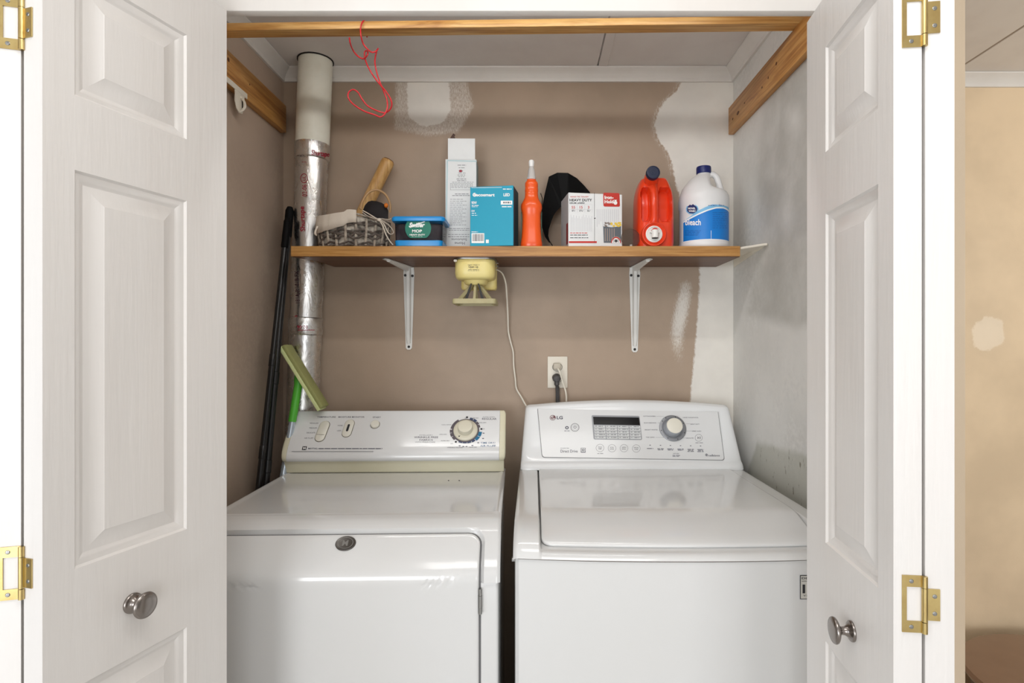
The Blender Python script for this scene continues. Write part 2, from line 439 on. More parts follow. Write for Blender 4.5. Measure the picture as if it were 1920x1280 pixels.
def rear_wall():
    q = B(); Y0, Y1 = -4.25, -4.2; zs = (.03, 2.1)
    xs = (-2.5, -2.3, -.6, .6, 2.1, 2.65)
    for i in range(5):
        if i in (1, 3):
            q.box(xs[i], xs[i + 1], Y0, Y1, 0, zs[0]); q.box(xs[i], xs[i + 1], Y0, Y1, zs[1], CZ + ZC)
        else: q.box(xs[i], xs[i + 1], Y0, Y1, 0, CZ + ZC)
    struct('wall_rear', q, 'room_grey')
    for n, (a, c) in (('window_1', (-2.3, -.6)), ('window_2', (.6, 2.1))):
        f = B()
        for x0, x1, z0, z1 in ((a, a + .04, .03, 2.1), (c - .04, c, .03, 2.1), (a + .04, c - .04, .03, .07), (a + .04, c - .04, 2.06, 2.1), ((a + c) / 2 - .02, (a + c) / 2 + .02, .07, 2.06)):
            f.box(x0, x1, -4.245, -4.205, z0, z1, .003, 1)
        struct(n, f, 'white_trim')
rear_wall()
q = B(); q.box(-.66, .50, YF1 - .006, YF1 + .042, CZ + .84, CZ + .87, .004, 2); struct('fill_light_batten', q, 'white_trim')   # unseen batten behind the header, added to carry the closet fill light
# cove trims under the ceiling
def cove(name, p0, p1, inward, s=.036, cut0=0, cut1=0):
    p0, p1, inward = Vector(p0), Vector(p1), Vector(inward); d = (p1 - p0).normalized()
    prof = [(0, 0), (s, 0), (s, -.005), (s * .72, -.012), (s * .45, -.020), (s * .25, -.030), (.010, -.036), (.008, -.041), (0, -.041)]
    A = [p0 + inward * a + Vector((0, 0, c)) + d * a * cut0 for a, c in prof]; Bq = [p1 + inward * a + Vector((0, 0, c)) - d * a * cut1 for a, c in prof]
    q = B(); q.rings([A, Bq]); return struct(name, q, 'white_trim')
zt = CZ + ZC - .001
cove('trim_2', (XL, YB, zt), (XR, YB, zt), (0, -1, 0), cut0=1, cut1=1)
cove('trim_3', (XL, YF1 + .01, zt), (XL, YB, zt), (1, 0, 0), cut1=1)
cove('trim_4', (XR, YF1 + .01, zt), (XR, YB, zt), (-1, 0, 0), cut1=1)
cove('trim_5', (.815, 2.04, zt), (2.6, 2.04, zt), (0, -1, 0))

# ------------------------------------------------------------------ bifold doors
def leaf_mesh(face_rects, width, thick, z0, z1):
    """moulded leaf: local x along the width, y through the thickness (0 = shown face), z up"""
    q = B(); xs = sorted({0, width} | {r[0] for r in face_rects} | {r[1] for r in face_rects}); zs = sorted({z0, z1} | {r[2] for r in face_rects} | {r[3] for r in face_rects})
    for y, s in ((0, 1), (thick, -1)):
        for a, c in zip(xs, xs[1:]):
            for e, f in zip(zs, zs[1:]):
                if any(abs(a - r[0]) < 1e-6 and abs(c - r[1]) < 1e-6 and e >= r[2] - 1e-6 and f <= r[3] + 1e-6 for r in face_rects): continue
                q.face([q.v((a, y, e)), q.v((c, y, e)), q.v((c, y, f)), q.v((a, y, f))])
        for x0, x1, c0, c1 in face_rects:
            st = [(0, 0), (.003, .0035), (.008, .0045), (.013, .0075), (.0165, .0085), (.019, .0080), (.040, .0018), (.042, .0008)]
            R = [[(x0 + i, y + s * d, c0 + i), (x1 - i, y + s * d, c0 + i), (x1 - i, y + s * d, c1 - i), (x0 + i, y + s * d, c1 - i)] for i, d in st]
            V = [[q.v(p) for p in r] for r in R]
            for A, C in zip(V, V[1:]):
                for i in range(4): j = (i + 1) % 4; q.face((A[i], A[j], C[j], C[i]))
            q.face(V[-1])
    for a in (0, width): q.face([q.v((a, 0, z0)), q.v((a, thick, z0)), q.v((a, thick, z1)), q.v((a, 0, z1))])
    for e in (z0, z1): q.face([q.v((0, 0, e)), q.v((width, 0, e)), q.v((width, thick, e)), q.v((0, thick, e))])
    bmesh.ops.remove_doubles(q.bm, verts=q.bm.verts, dist=1e-5)
    return q
LW, LT = .305, .0345
def place(q, o, d, n):
    """local x -> d, local y -> n, origin o"""
    d, n = Vector(d), Vector(n); M = Matrix(((d.x, n.x, 0, o[0]), (d.y, n.y, 0, o[1]), (0, 0, 1, o[2]), (0, 0, 0, 1)))
    bmesh.ops.transform(q.bm, matrix=M, verts=q.bm.verts); return M
def knob(parent, base, n, name='knob'):
    M = Matrix.Translation(base) @ Vector((0, 0, 1)).rotation_difference(Vector(n)).to_matrix().to_4x4()
    q = B(); q.lathe([(0.0, -.002), (.0145, -.002), (.0152, .001), (.0150, .003), (.0135, .0042), (.0125, .0044), (.0085, .0075), (.0062, .011), (.0058, .015), (.0068, .018), (.0105, .0205), (.0165, .0222), (.0188, .0238), (.0195, .0258), (.0190, .0276), (.0178, .0286), (.0170, .0284), (.0165, .0290), (.010, .0303), (.004, .0308), (0.0, .0309)], M, 40, cap0=False, cap1=False)
    return obj(name, q, 'nickel', parent, angle=50)
def hinge(parent, o, ud, nd, zc, h, flip):
    """non-mortise hinge: a framed leaf on one panel edge, the small leaf on the other, knuckles between.
    o = joint point on the edge plane, ud = towards the big leaf, nd = towards the viewer"""
    ud, nd, ud2, nd2 = [Vector(v) for v in (ud[0], nd[0], ud[1], nd[1])]; o = Vector(o)
    Z = Vector((0, 0, 1)); T = .0014
    def slab(q, base, a0, a1, z0, z1, u, n):
        pts = [base + u * a0 + Z * z0, base + u * a1 + Z * z0, base + u * a1 + Z * z1, base + u * a0 + Z * z1]; q.prism(pts, n * T)
    q = B(); w = .0265; hb = h / 2; bar = h * .2; hs = hb - bar
    base = o + Z * zc
    slab(q, base, .001, w, hs, hb, ud, nd); slab(q, base, .001, w, -hb, -hs, ud, nd); slab(q, base, w - .0055, w, -hs, hs, ud, nd)
    for z0, z1 in ((hs, hb), (-hb, -hs)):
        q.tube([base + nd * .0025 + Z * z0, base + nd * .0025 + Z * (z1 - .0004)], .0036, 12)
    hg = obj('hinge', q, 'brass', parent)
    q = B(); slab(q, base, .001, .019, -hs * .92, hs * .92, ud2, nd2); q.tube([base + nd * .0025 - Z * (hs - .0005), base + nd * .0025 + Z * (hs - .0005)], .0036, 12)
    obj('hinge_leaf', q, 'brass', hg)
    for u_, n_, a, z in ((ud, nd, .0155, (hs + hb) / 2), (ud, nd, .0155, -(hs + hb) / 2), (ud2, nd2, .0125, hs * .5), (ud2, nd2, .0125, -hs * .5)):
        q = B(); c = base + u_ * a + Z * z + n_ * T
        M = Matrix.Translation(c) @ Z.rotation_difference(n_).to_matrix().to_4x4()
        q.lathe([(.0028, 0), (.0028, .0003), (.0022, .0008), (0, .001)], M, 12, cap1=False)
        q.box(-.0018, .0018, -.0004, .0004, .0008, .00125, M=M); q.box(-.0004, .0004, -.0018, .0018, .0008, .00125, M=M)
        obj('screw', q, 'steel', hg)
RECTS = [(.0405, .2205, -1.2, -.4755), (.0405, .2205, -.311, .241), (.0405, .2205, .344, .520)]
def door(name, A, d, n_out, d1, n1, zoff, hz, hh, s_knob, zk, label):
    d, n_out, d1, n1 = (Vector((*v, 0)).normalized() for v in (d, n_out, d1, n1)); A = Vector((*A, 0))
    t = thing(name, (A.x, A.y, 0), label, None, kind='structure')
    rr = [(a, c, CZ + e + zoff, CZ + f + zoff) for a, c, e, f in RECTS]
    q = leaf_mesh(rr, LW, LT, .012, CZ + .608 + zoff); place(q, A, d, n_out); obj('door_leaf', q, 'door_white', t, angle=20)
    H = A + n_out * (LT + .002)                       # joint line
    A1 = H + n_out * .002 * 0 + n1 * .002
    q = leaf_mesh(rr, LW, LT, .012, CZ + .608 + zoff); place(q, A1, d1, n1); obj('door_leaf', q, 'door_white', t, angle=20)
    for z in hz:
        # big leaf sits on the outer leaf for the left door, on the inner leaf for the right one
        nd_in = (-d); nd_out = (-d1)
        if name == 'door_1': hinge(t, H - d * .0004, (n1, -n_out), (nd_out, nd_in), CZ + z, hh, False)
        else: hinge(t, H - d * .0004, (-n_out, n1), (nd_in, nd_out), CZ + z, hh, False)
    knob(t, A + d * (s_knob * LW) + Vector((0, 0, CZ + zk)), -n_out)
    return t
def unit(a): l = math.hypot(*a); return (a[0] / l, a[1] / l)
dl = unit((.0867, .2924)); door('door_1', (-.6457, .7576), dl, (-dl[1], dl[0]), (-dl[0], dl[1]), (-dl[1], -dl[0]), 0, (.426, -.3035), .0705, .407, -.3937,
     'white moulded bifold closet door folded open on the left')
dr = unit((.032, .303)); d1 = unit((.045, .30)); door('door_2', (.467, .747), dr, (dr[1], -dr[0]), d1, (d1[1], -d1[0]), -.022, (.420, -.335), .0735, .393, -.4314,
     'white moulded bifold closet door folded open on the right')
# ------------------------------------------------------------------ rod, cleats, pipe, shelf
wood('pine_x', (198, 150, 86), (150, 98, 48), (218, 176, 112), 0, .42)
wood('pine_y', (186, 132, 68), (140, 86, 38), (204, 154, 90), 1, .42)
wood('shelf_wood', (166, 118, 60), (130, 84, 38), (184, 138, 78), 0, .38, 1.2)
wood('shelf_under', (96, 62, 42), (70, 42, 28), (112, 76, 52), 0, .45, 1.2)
wood('pin_wood', (202, 158, 96), (170, 122, 64), (220, 182, 124), 2, .4)
mat('knot', (84, 46, 20), .5)
def cleat(name, x0, x1, y0, y1, label, knots, side):
    t = thing(name, ((x0 + x1) / 2, (y0 + y1) / 2, CZ + .724), label, 'shelf rail')
    q = B(); q.box(x0, x1, y0, y1, CZ + .724, CZ + .816, .0015, 2); obj('board', q, 'pine_y', t)
    xf = x1 if side > 0 else x0
    for y, z, a, c in knots:
        q = B(); M = Matrix.Translation((xf + side * .0002, y, CZ + z)) @ Matrix.Rotation(side * PI / 2, 4, 'Y')
        q.lathe([(0, .0006), (c * .6, .0006), (c, 0)], M, 14, sx=1, sy=a / c, cap0=False, cap1=False); obj('knot', q, 'knot', t)
cleat('wood_cleat', XL, XL + .021, YF1 + .003, 1.975, 'pine board fixed along the upper left closet wall above the white hook', [(1.60, .79, .006, .006), (1.72, .775, .003, .003)], 1)
cleat('wood_cleat', XR - .019, XR, YF1 + .003, 1.993, 'knotty pine board fixed along the upper right closet wall', [(1.60, .779, .005, .005), (1.655, .765, .004, .004), (1.70, .757, .005, .003), (1.90, .762, .012, .006), (1.95, .762, .006, .004), (1.84, .77, .004, .003)], -1)
q = B()
def rod_pt(u, v, w): x = XL + .002 + (XR - XL - .004) * u; return Vector((x, 1.500 - .036 * u + w, CZ + .8165 + v))
N = 30
q.rings([[rod_pt(i / N, 0, .001), rod_pt(i / N, .002, 0), rod_pt(i / N, .0175, 0), rod_pt(i / N, .019, .001), rod_pt(i / N, .019, .038), rod_pt(i / N, 0, .038)] for i in range(N + 1)])
solo('closet_rail', q, 'pine_x', 'long square pine rail lying across the two wall boards', 'rail', (-.09, 1.54, CZ + .8165), angle=50)
# red wire over the rail
wp = [(655, 70, 1.48), (657, 82, 1.49), (663, 96, 1.52), (672, 106, 1.52), (682, 110, 1.52), (689, 103, 1.51), (689, 96, 1.515), (684, 97, 1.52), (684, 108, 1.52), (690, 125, 1.53), (700, 142, 1.53), (712, 158, 1.53), (724, 172, 1.52), (733, 187, 1.52), (734, 200, 1.53), (724, 211, 1.54), (708, 208, 1.54), (690, 199, 1.54), (679, 186, 1.535), (671, 173, 1.53), (662, 168, 1.53), (654, 173, 1.53), (653, 183, 1.53), (662, 195, 1.53), (682, 208, 1.53), (702, 215, 1.53), (715, 219, 1.53), (725, 207, 1.53), (726, 190, 1.535), (719, 170, 1.535), (711, 150, 1.535), (705, 130, 1.53), (703, 113, 1.525), (706, 97, 1.52), (709, 91, 1.515), (705, 96, 1.51), (697, 98, 1.505), (688, 91, 1.50), (681, 82, 1.495), (677, 68, 1.482), (676, 55, 1.482), (678, 45, 1.482), (681, 39.5, 1.488), (684, 40, 1.51), (687, 43, 1.535), (689, 50, 1.545), (688, 70, 1.56)]
q = B(); q.tube([P(*p) for p in wp], .0019, 8, smooth=5)
solo('red_wire', q, 'red_wire', 'looped red plastic wire hanging from the pine rail', 'wire', P(684, 42, 1.52), angle=80)
# white hook clip under the left cleat
t = thing('wall_hook', (XL + .012, 1.66, CZ + .68), 'white plastic hook clip under the pine board on the left wall', 'hook')
q = B(); q.box(XL + .0215, XL + .0245, 1.5, 1.70, CZ + .722, CZ + .738, .001, 1); obj('strip', q, 'ivory', t)
q = B()
outer = [(1.632, .722), (1.632, .69), (1.640, .672), (1.655, .664), (1.672, .668), (1.680, .690), (1.684, .722)]
q.prism([(XL + .0215, y, CZ + z) for y, z in outer], (.0025, 0, 0)); obj('hook_plate', q, 'ivory', t)
q = B(); q.tube([(XL + .024, 1.662, CZ + .712), (XL + .034, 1.660, CZ + .700), (XL + .038, 1.658, CZ + .684), (XL + .032, 1.656, CZ + .672), (XL + .024, 1.655, CZ + .668)], .0035, 8, smooth=4); obj('hook_arm', q, 'ivory', t)
q = B(); q.box(XL + .0241, XL + .0246, 1.668, 1.674, CZ + .676, CZ + .712); obj('slot', q, 'dark_gap', t)

# vent pipe
def axis(z): return Vector((-.7650 + .0375 * (z + .0) , 1.93, CZ + z))
foil = bpy.data.materials.new('foil'); foil.use_nodes = True; t_ = NT(foil)
t_.b.inputs['Metallic'].default_value = 1; t_.col(t_.ramp(t_.noise(t_.coord((30, 30, 8)), 1, 4), [(.3, lin((205, 205, 205))), (.7, lin((228, 226, 222)))]))
nn = t_.noise(t_.coord((1, 1, .5)), 26, 5, .62, 1.5); t_.rough(t_.mapr(nn, .3, .7, .22, .40)); t_.bump(nn, .35, .006); MATS['foil'] = foil
t = thing('vent_pipe', axis(-1.32), 'vertical vent pipe, plastic above and wrapped in shiny foil tape below', 'pipe')
ax = (axis(1) - axis(0)).normalized()
q = B(); q.tube([axis(z) for z in (.66, .8, .95)], .0545, 40); obj('plastic_pipe', q, 'pvc', t)
q = B(); zs = [-1.32 + i * .03 for i in range(67)]
zs = [z for z in zs if z < .66] + [.665]
q.tube([axis(z) for z in zs], [.0515 + .0006 * math.sin(z * 37) + .0006 * math.sin(z * 91) for z in zs], 48); obj('foil_wrap', q, 'foil', t, angle=80)
q = B(); q.tube([axis(z) for z in (.615, .62, .64, .662, .668)], [.0525, .0552, .0556, .0556, .0550], 48); obj('tape_band', q, 'foil', t, angle=80)
q = B(); q.tube([axis(z) for z in (.03, .035, .06, .085, .09)], [.052, .0545, .055, .0548, .052], 48); obj('tape_band', q, 'foil', t, angle=80)
for z in (.66,):
    pass
cyf = Cyl(axis(0), ax, .0525)
q = B()
text(q, 'Shurtape', Cyl(axis(0), ax, .0564), 601, 289, 13, 34, rot=-.12, bold=.02)
text(q, 'Shurtape', cyf, 568, 410, 12, 47, rot=PI / 2 + .05, bold=.02)
text(q, '02-06', cyf, 571, 357, 9, 22, rot=PI / 2 + .03)
disc(q, cyf, 570, 334, 7, 9, r2=.86); text(q, 'UL', cyf, 570, 334, 6, 8, rot=PI / 2)
greek(q, cyf, 566, 303, 8, 1.2, 3, 4)
text(q, '02-06', Cyl(axis(0), ax, .0552), 567, 613, 6, 20, flip=True, bold=.01); rect(q, Cyl(axis(0), ax, .0552), 558, 618, 590, 619.2, n=8)
text(q, 'je', cyf, 555, 595, 8, 8, rot=PI / 2)
obj('red_print', q, 'print_red', t, smooth=False, kind='stuff')
q = B(); text(q, '181A-P/181B-FX', cyf, 557, 538, 8, 60, rot=PI / 2 + .04, bold=.005); greek(q, Cyl(axis(0), ax, .0558), 556, 291, 16, 1, 5, 9)
obj('dark_print', q, mat('print_maroon', (70, 44, 52), .5), t, smooth=False, kind='stuff')

# shelf
SZ0, SZ1 = .2675, .3005
t = thing('wall_shelf', (-.05, 1.88, CZ + SZ0), 'long wooden shelf board with lighter front edge on the back wall', 'shelf')
out = [(-.743, 1.766), (.634, 1.766), (.634, 1.998), (-.688, 1.998), (-.698, 1.862)]
q = B(); q.prism([(x, y, CZ + SZ0 + .002) for x, y in out], (0, 0, SZ1 - SZ0 - .002)); obj('board', q, 'shelf_wood', t)
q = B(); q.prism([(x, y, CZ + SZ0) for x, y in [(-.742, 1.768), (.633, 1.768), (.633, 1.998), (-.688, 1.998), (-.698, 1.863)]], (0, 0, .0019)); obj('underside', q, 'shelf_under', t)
# brackets
def bracket(xw, xf, zb, label):
    t = thing('shelf_bracket', (xw, 1.99, CZ + zb), label, 'bracket', 'white steel brackets under the shelf')
    zt_ = CZ + SZ0 - .001; d = (xf - xw) / .18
    def arm(y): return xw + (2.0 - y) * d
    # wall leg: channel with a rounded foot
    q = B(); wt, wbm = .019, .0105
    prof = []
    for x0, x1, y0, y1 in ((-1, 1, 1.9985, 1.9965),):
        q.prism([(xw - wt, 1.9985, zt_ - .02), (xw - wt * .9, 1.9985, zt_), (xw + wt * .9, 1.9985, zt_), (xw + wt, 1.9985, zt_ - .02), (xw + wbm, 1.9985, CZ + zb + .006), (xw + wbm * .5, 1.9985, CZ + zb), (xw - wbm * .5, 1.9985, CZ + zb), (xw - wbm, 1.9985, CZ + zb + .006)], (0, -.002, 0))
    obj('wall_leg', q, 'white_bracket', t)
    q = B(); q.rings([[(xw - a, 1.9966, z), (xw - a * .6, 1.9966 - dp, z), (xw + a * .6, 1.9966 - dp, z), (xw + a, 1.9966, z)] for a, dp, z in ((.0075, .004, CZ + zb + .022), (.0085, .012, CZ + zb + .05), (.0085, .014, zt_ - .03), (.0085, .016, zt_ - .002))])
    obj('rib', q, 'white_bracket', t)
    q = B(); q.prism([(arm(1.998) - .017, 1.998, zt_), (arm(1.998) + .017, 1.998, zt_), (arm(1.80) + .010, 1.80, zt_), (arm(1.79), 1.79, zt_), (arm(1.80) - .010, 1.80, zt_)], (0, 0, -.0018))
    q.rings([[(arm(y) - a, y, zt_ - .0018), (arm(y) - a * .6, y, zt_ - .0018 - dp), (arm(y) + a * .6, y, zt_ - .0018 - dp), (arm(y) + a, y, zt_ - .0018)] for y, a, dp in ((1.996, .0085, .015), (1.97, .0085, .013), (1.82, .007, .004))])
    obj('shelf_arm', q, 'white_bracket', t)
    for dx, z in ((-.0125, zt_ - .028), (.0125, zt_ - .030), (0, CZ + zb + .010)):
        q = B(); q.lathe([(.0045, 0), (.0045, .001), (.003, .003), (0, .0034)], Matrix.Translation((xw + dx, 1.9965, z)) @ Matrix.Rotation(PI / 2, 4, 'X'), 14, cap1=False); obj('screw', q, 'black_plastic', t)
mat('white_bracket', (222, 222, 218), .35, coat=.2)
bracket(-.4315, -.458, -.019, 'white steel bracket under the left part of the shelf')
bracket(.3515, .362, -.028, 'white steel bracket under the right part of the shelf')
t = thing('end_bracket', (XR - .02, 1.85, CZ + .288), 'flat white wall bracket at the right end of the shelf', 'bracket')
q = B(); q.prism([(.636, 1.768, CZ + .2965), (XR - .006, 1.702, CZ + .2965), (XR - .001, 1.702, CZ + .2965), (XR - .001, 1.99, CZ + .2965), (.636, 1.99, CZ + .2965)], (0, 0, -.004)); obj('plate', q, 'ivory', t)
q = B(); q.tube([(.638, 1.767, CZ + .2945), (XR - .010, 1.702, CZ + .2945), (XR - .0045, 1.708, CZ + .2945)], .0038, 8, smooth=4); obj('rolled_edge', q, 'ivory', t)
q = B(); q.prism([(XR - .002, 1.73, CZ + .2925), (XR - .002, 1.99, CZ + .2925), (XR - .002, 1.99, CZ + .265)], (.0015, 0, 0)); obj('gusset', q, 'ivory', t)

# outlet, plugs
t = thing('wall_outlet', P(1045.5, 697, 2.0), 'ivory electrical outlet plate on the tan back wall', 'outlet')
pl = Plane((0, 1.9955, CZ), (1, 0, 0), (0, 0, 1))
q = B(); a, c = P(1026.5, 727, 2.0), P(1064, 668, 2.0); q.box(a.x, c.x, 1.9945, 1.9995, a.z, c.z, .0022, 2); obj('cover_plate', q, 'ivory', t)
for py in (688, 709):
    q = B(); cc = P(1045, py, 1.9945); M = Matrix.Translation((cc.x, 1.9943, cc.z)) @ Matrix.Rotation(PI / 2, 4, 'X')
    q.lathe([(.0175, -.001), (.0175, .0002)], M, 28, sy=.82); obj('socket_gap', q, 'dark_gap', t)
    q = B(); q.lathe([(.0160, -.001), (.0160, .0012), (.015, .0018)], M, 28, sy=.82); obj('socket', q, 'ivory', t)
q = B(); cc = P(1044.5, 686.5, 1.97); q.box(cc.x - .0125, cc.x + .0125, 1.968, 1.9915, cc.z - .011, cc.z + .011, .004, 2)
tw = thing('appliance_cord', (cc.x, 1.98, cc.z), 'off white flat cord from the can opener to the upper socket', 'cord')
obj('plug', q, mat('plug_beige', (190, 182, 166), .45), tw)
cord = [P(*p) for p in ((1046, 690, 1.965), (1050, 698, 1.955), (1055, 715, 1.965), (1061, 735, 1.97), (1062, 752, 1.97), (1059, 775, 1.965), (1045, 800, 1.965), (1015, 800, 1.965), (1000, 780, 1.965), (986, 760, 1.965), (977, 744, 1.975), (968, 728, 1.985), (966, 710, 1.985), (963, 685, 1.985), (962, 660, 1.985), (957, 640, 1.982), (953, 620, 1.98), (952, 590, 1.97), (950, 553, 1.95), (948, 530, 1.92), (942, 513, 1.89), (934, 506.5, 1.875), (929, 505.5, 1.87))]
q = B(); q.tube(cord, .0028, 8, smooth=6, squash=(1.25, .75)); obj('cable', q, 'ivory', tw, angle=80)
cc = P(1044, 707, 1.97)
td = thing('power_cord', (cc.x, 1.98, cc.z), 'dark grey power plug and cord in the lower socket', 'cord')
q = B(); q.rings([[(cc.x + s * w_ * math.cos(a_), y, cc.z - .004 + hz_ * math.sin(a_) + dz) for a_ in [2 * PI * k / 20 for k in range(20)] for s in (1,)] for y, w_, hz_, dz in ((1.9915, .0155, .0135, .002), (1.975, .0155, .0135, .001), (1.966, .012, .011, -.002), (1.963, .006, .006, -.004))])
q.tube([(cc.x, 1.974, cc.z - .004), (cc.x, 1.972, cc.z - .02), (cc.x + .0005, 1.974, cc.z - .034)], [.0115, .0085, .0050], 12, smooth=3)
obj('plug', q, mat('cord_dark', (72, 70, 70), .5), td)
q = B(); q.tube([(cc.x, 1.974, cc.z - .028), (cc.x + .001, 1.980, cc.z - .06), (cc.x + .002, 1.984, cc.z - .12), (cc.x + .002, 1.984, cc.z - .25)], .0048, 10, smooth=5)
q.tube([(cc.x + .003, 1.977, cc.z - .03), (cc.x + .007, 1.984, cc.z - .06), (cc.x + .008, 1.986, cc.z - .25)], .0035, 10, smooth=5); obj('cable', q, 'cord_dark', td)
# jar opener under the shelf
opm = mat('opener_cream', (222, 208, 140), .35, var=.8, vrgb=(206, 182, 96), vscale=14); mat('opener_olive', (172, 164, 126), .45, var=.6, vrgb=(150, 138, 96), vscale=20)
cx = P(892, 500, 1.83)
t = thing('jar_opener', (cx.x, 1.83, CZ + SZ0), 'cream under-shelf jar opener with an open ribbed cone', 'opener')
zs_ = CZ + SZ0
def RR(hx, hy, z, r, cy=1.83, n=6, cxx=None):
    out = []; c0 = cx.x if cxx is None else cxx
    for sx, sy, a0 in ((1, 1, 0), (-1, 1, PI / 2), (-1, -1, PI), (1, -1, 1.5 * PI)):
        for k in range(n + 1):
            a = a0 + PI / 2 * k / n; out.append(Vector((c0 + sx * (hx - r) + r * math.cos(a), cy + sy * (hy - r) + r * math.sin(a), z)))
    return out
q = B(); q.rings([RR(.066, .052, zs_ - .0005, .03), RR(.066, .052, zs_ - .004, .03)]); obj('mounting_plate', q, 'steel', t)
q = B(); q.rings([RR(.0615, .050, zs_ - .0045, .035), RR(.0635, .051, zs_ - .008, .035), RR(.0635, .051, zs_ - .045, .035), RR(.061, .049, zs_ - .058, .033), RR(.057, .046, zs_ - .063, .032), RR(.045, .04, zs_ - .066, .03), RR(.038, .034, zs_ - .067, .03), RR(.034, .031, zs_ - .077, .03), RR(.026, .026, zs_ - .081, .025)]); obj('housing', q, opm, t)
q = B(); q.rings([RR(.058, .022, z, .012, cy=1.885, cxx=cx.x + .006) for z in (zs_ - .005, zs_ - .085)] + [RR(.054, .020, zs_ - .091, .012, cy=1.885, cxx=cx.x + .006)]); obj('motor_box', q, opm, t)
q = B(); q.box(cx.x - .0635, cx.x - .053, 1.778, 1.79, zs_ - .013, zs_ - .006, .002, 1); obj('latch', q, 'ivory', t)
for z in (-.012, -.021):
    q = B(); q.tube([(cx.x + .060, 1.82, zs_ + z), (cx.x + .073, 1.818, zs_ + z)], .0015, 8); obj('pin', q, 'steel', t)
zb, ztp = zs_ - .143, zs_ - .079
for i in range(8):
    a = 2 * PI * i / 8 + PI / 8 * 0 - PI / 2; ca, sa = math.cos(a), math.sin(a)
    rt, rb = .014, .058
    kx = 1 / max(abs(ca), abs(sa)) if i % 2 else 1
    kx = min(kx, 1.3)
    p0 = Vector((cx.x + rt * ca, 1.83 + rt * sa, ztp)); p1 = Vector((cx.x + rb * ca * kx, 1.83 + rb * sa * kx * .8, zb + .006)); sd = Vector((-sa, ca, 0)) * .0032; dn = (p1 - p0).normalized().cross(sd.normalized()) * .004
    q = B(); q.rings([[p0 - sd - dn, p0 + sd - dn, p0 + sd + dn, p0 - sd + dn], [p1 - sd * 1.3 - dn, p1 + sd * 1.3 - dn, p1 + sd * 1.3 + dn, p1 - sd * 1.3 + dn]]); obj('cone_rib', q, 'opener_olive', t)
for sx in (-1, 1):
    q = B(); q.prism([(cx.x + sx * .009, 1.80, ztp + .001), (cx.x + sx * .013, 1.80, ztp + .001), (cx.x + sx * .031, 1.785, zb + .012), (cx.x + sx * .022, 1.785, zb + .012)], (0, .006, 0)); obj('grip_blade', q, 'black_plastic', t)
q = B(); q.rings([RR(.0665, .056, zb + .016, .012), RR(.068, .058, zb + .012, .012), RR(.068, .058, zb + .001, .012), RR(.066, .056, zb, .012), RR(.060, .050, zb, .01), RR(.058, .048, zb + .014, .01), RR(.0665, .056, zb + .016, .012)], cap0=False, cap1=False); obj('base_ring', q, 'opener_olive', t)
q = B(); pf = Plane((0, 1.779, CZ), (1, 0, 0), (0, 0, 1)); text(q, 'Open Up', pf, 887.5, 500.5, 5.5, 18, bold=.01); greek(q, pf, 877, 496, 22, .7, 6, 2); greek(q, pf, 878, 505, 20, .8, 9, 3); greek(q, pf, 877, 507, 21, .6, 5, 4); obj('print', q, 'print_black', t, smooth=False, kind='stuff')
# ------------------------------------------------------------------ dryer
def rrect(x0, x1, y0, y1, r, step=.012, corners=(1, 1, 1, 1)):
    """densely sampled rounded rectangle, counter-clockwise from the lower left"""
    pts = []
    C = [(x1, y0, -PI / 2, corners[1]), (x1, y1, 0, corners[2]), (x0, y1, PI / 2, corners[3]), (x0, y0, PI, corners[0])]
    for x, y, a0, on in C:
        rr = r if on else .002
        cx_, cy_ = x + (-rr if x == x1 else rr), y + (-rr if y == y1 else rr)
        pts += [(cx_ + rr * math.cos(a0 + PI / 2 * k / 6), cy_ + rr * math.sin(a0 + PI / 2 * k / 6)) for k in range(7)]
    out = []
    for i, p in enumerate(pts):
        q = pts[(i + 1) % len(pts)]; L = math.hypot(q[0] - p[0], q[1] - p[1]); n = max(1, int(L / step))
        out += [(p[0] + (q[0] - p[0]) * k / n, p[1] + (q[1] - p[1]) * k / n) for k in range(n)]
    return out
class Prof:
    """a folded sheet: s runs along a (y, z) profile, x across"""
    def __init__(s, pts, smooth=6):
        s.p = [Vector((0, a, c)) for a, c in pts]
        if smooth: s.p = catmull(s.p, smooth)
        s.l = [0]
        for a, c in zip(s.p, s.p[1:]): s.l.append(s.l[-1] + (c - a).length)
        s.L = s.l[-1]
    def at(s, d):
        d = max(0, min(s.L, d)); i = 0
        while i < len(s.l) - 2 and s.l[i + 1] < d: i += 1
        t = (d - s.l[i]) / max(1e-9, s.l[i + 1] - s.l[i]); a, c = s.p[i], s.p[i + 1]
        tg = (c - a).normalized(); n = Vector((0, tg.z, -tg.y))        # to the viewer and up
        return a.lerp(c, t), n
    def pt(s, x, d, off=0):
        p, n = s.at(d); return Vector((x, p.y, p.z)) + n * off
    def s_at_z(s, z):
        for i, q in enumerate(s.p):
            if q.z <= z: return s.l[i]
        return s.L
DRX, DRY = -.430, 1.80
dt = thing('clothes_dryer', (DRX, DRY, 0), 'older white clothes dryer with cream-edged control console, standing on the left', 'dryer', rz=math.radians(1.7))
DM = world_of(dt) @ Matrix.Translation((-DRX, -DRY, 0))
def dobj(name, q, m, parent=None, **k):
    bmesh.ops.transform(q.bm, matrix=DM, verts=q.bm.verts); return obj(name, q, m, parent or dt, **k)
DX0, DX1 = -.773, -.0885
YFR = 1.238
q = B(); q.box(DX0 + .004, DX1 - .004, YFR + .006, 1.862, .012, CZ - .516, .006, 3); dobj('cabinet', q, 'appliance_white')
q = B(); q.box(DX0 + .01, DX1 - .01, YFR + .03, 1.85, .0, .014); dobj('base', q, 'black_plastic')
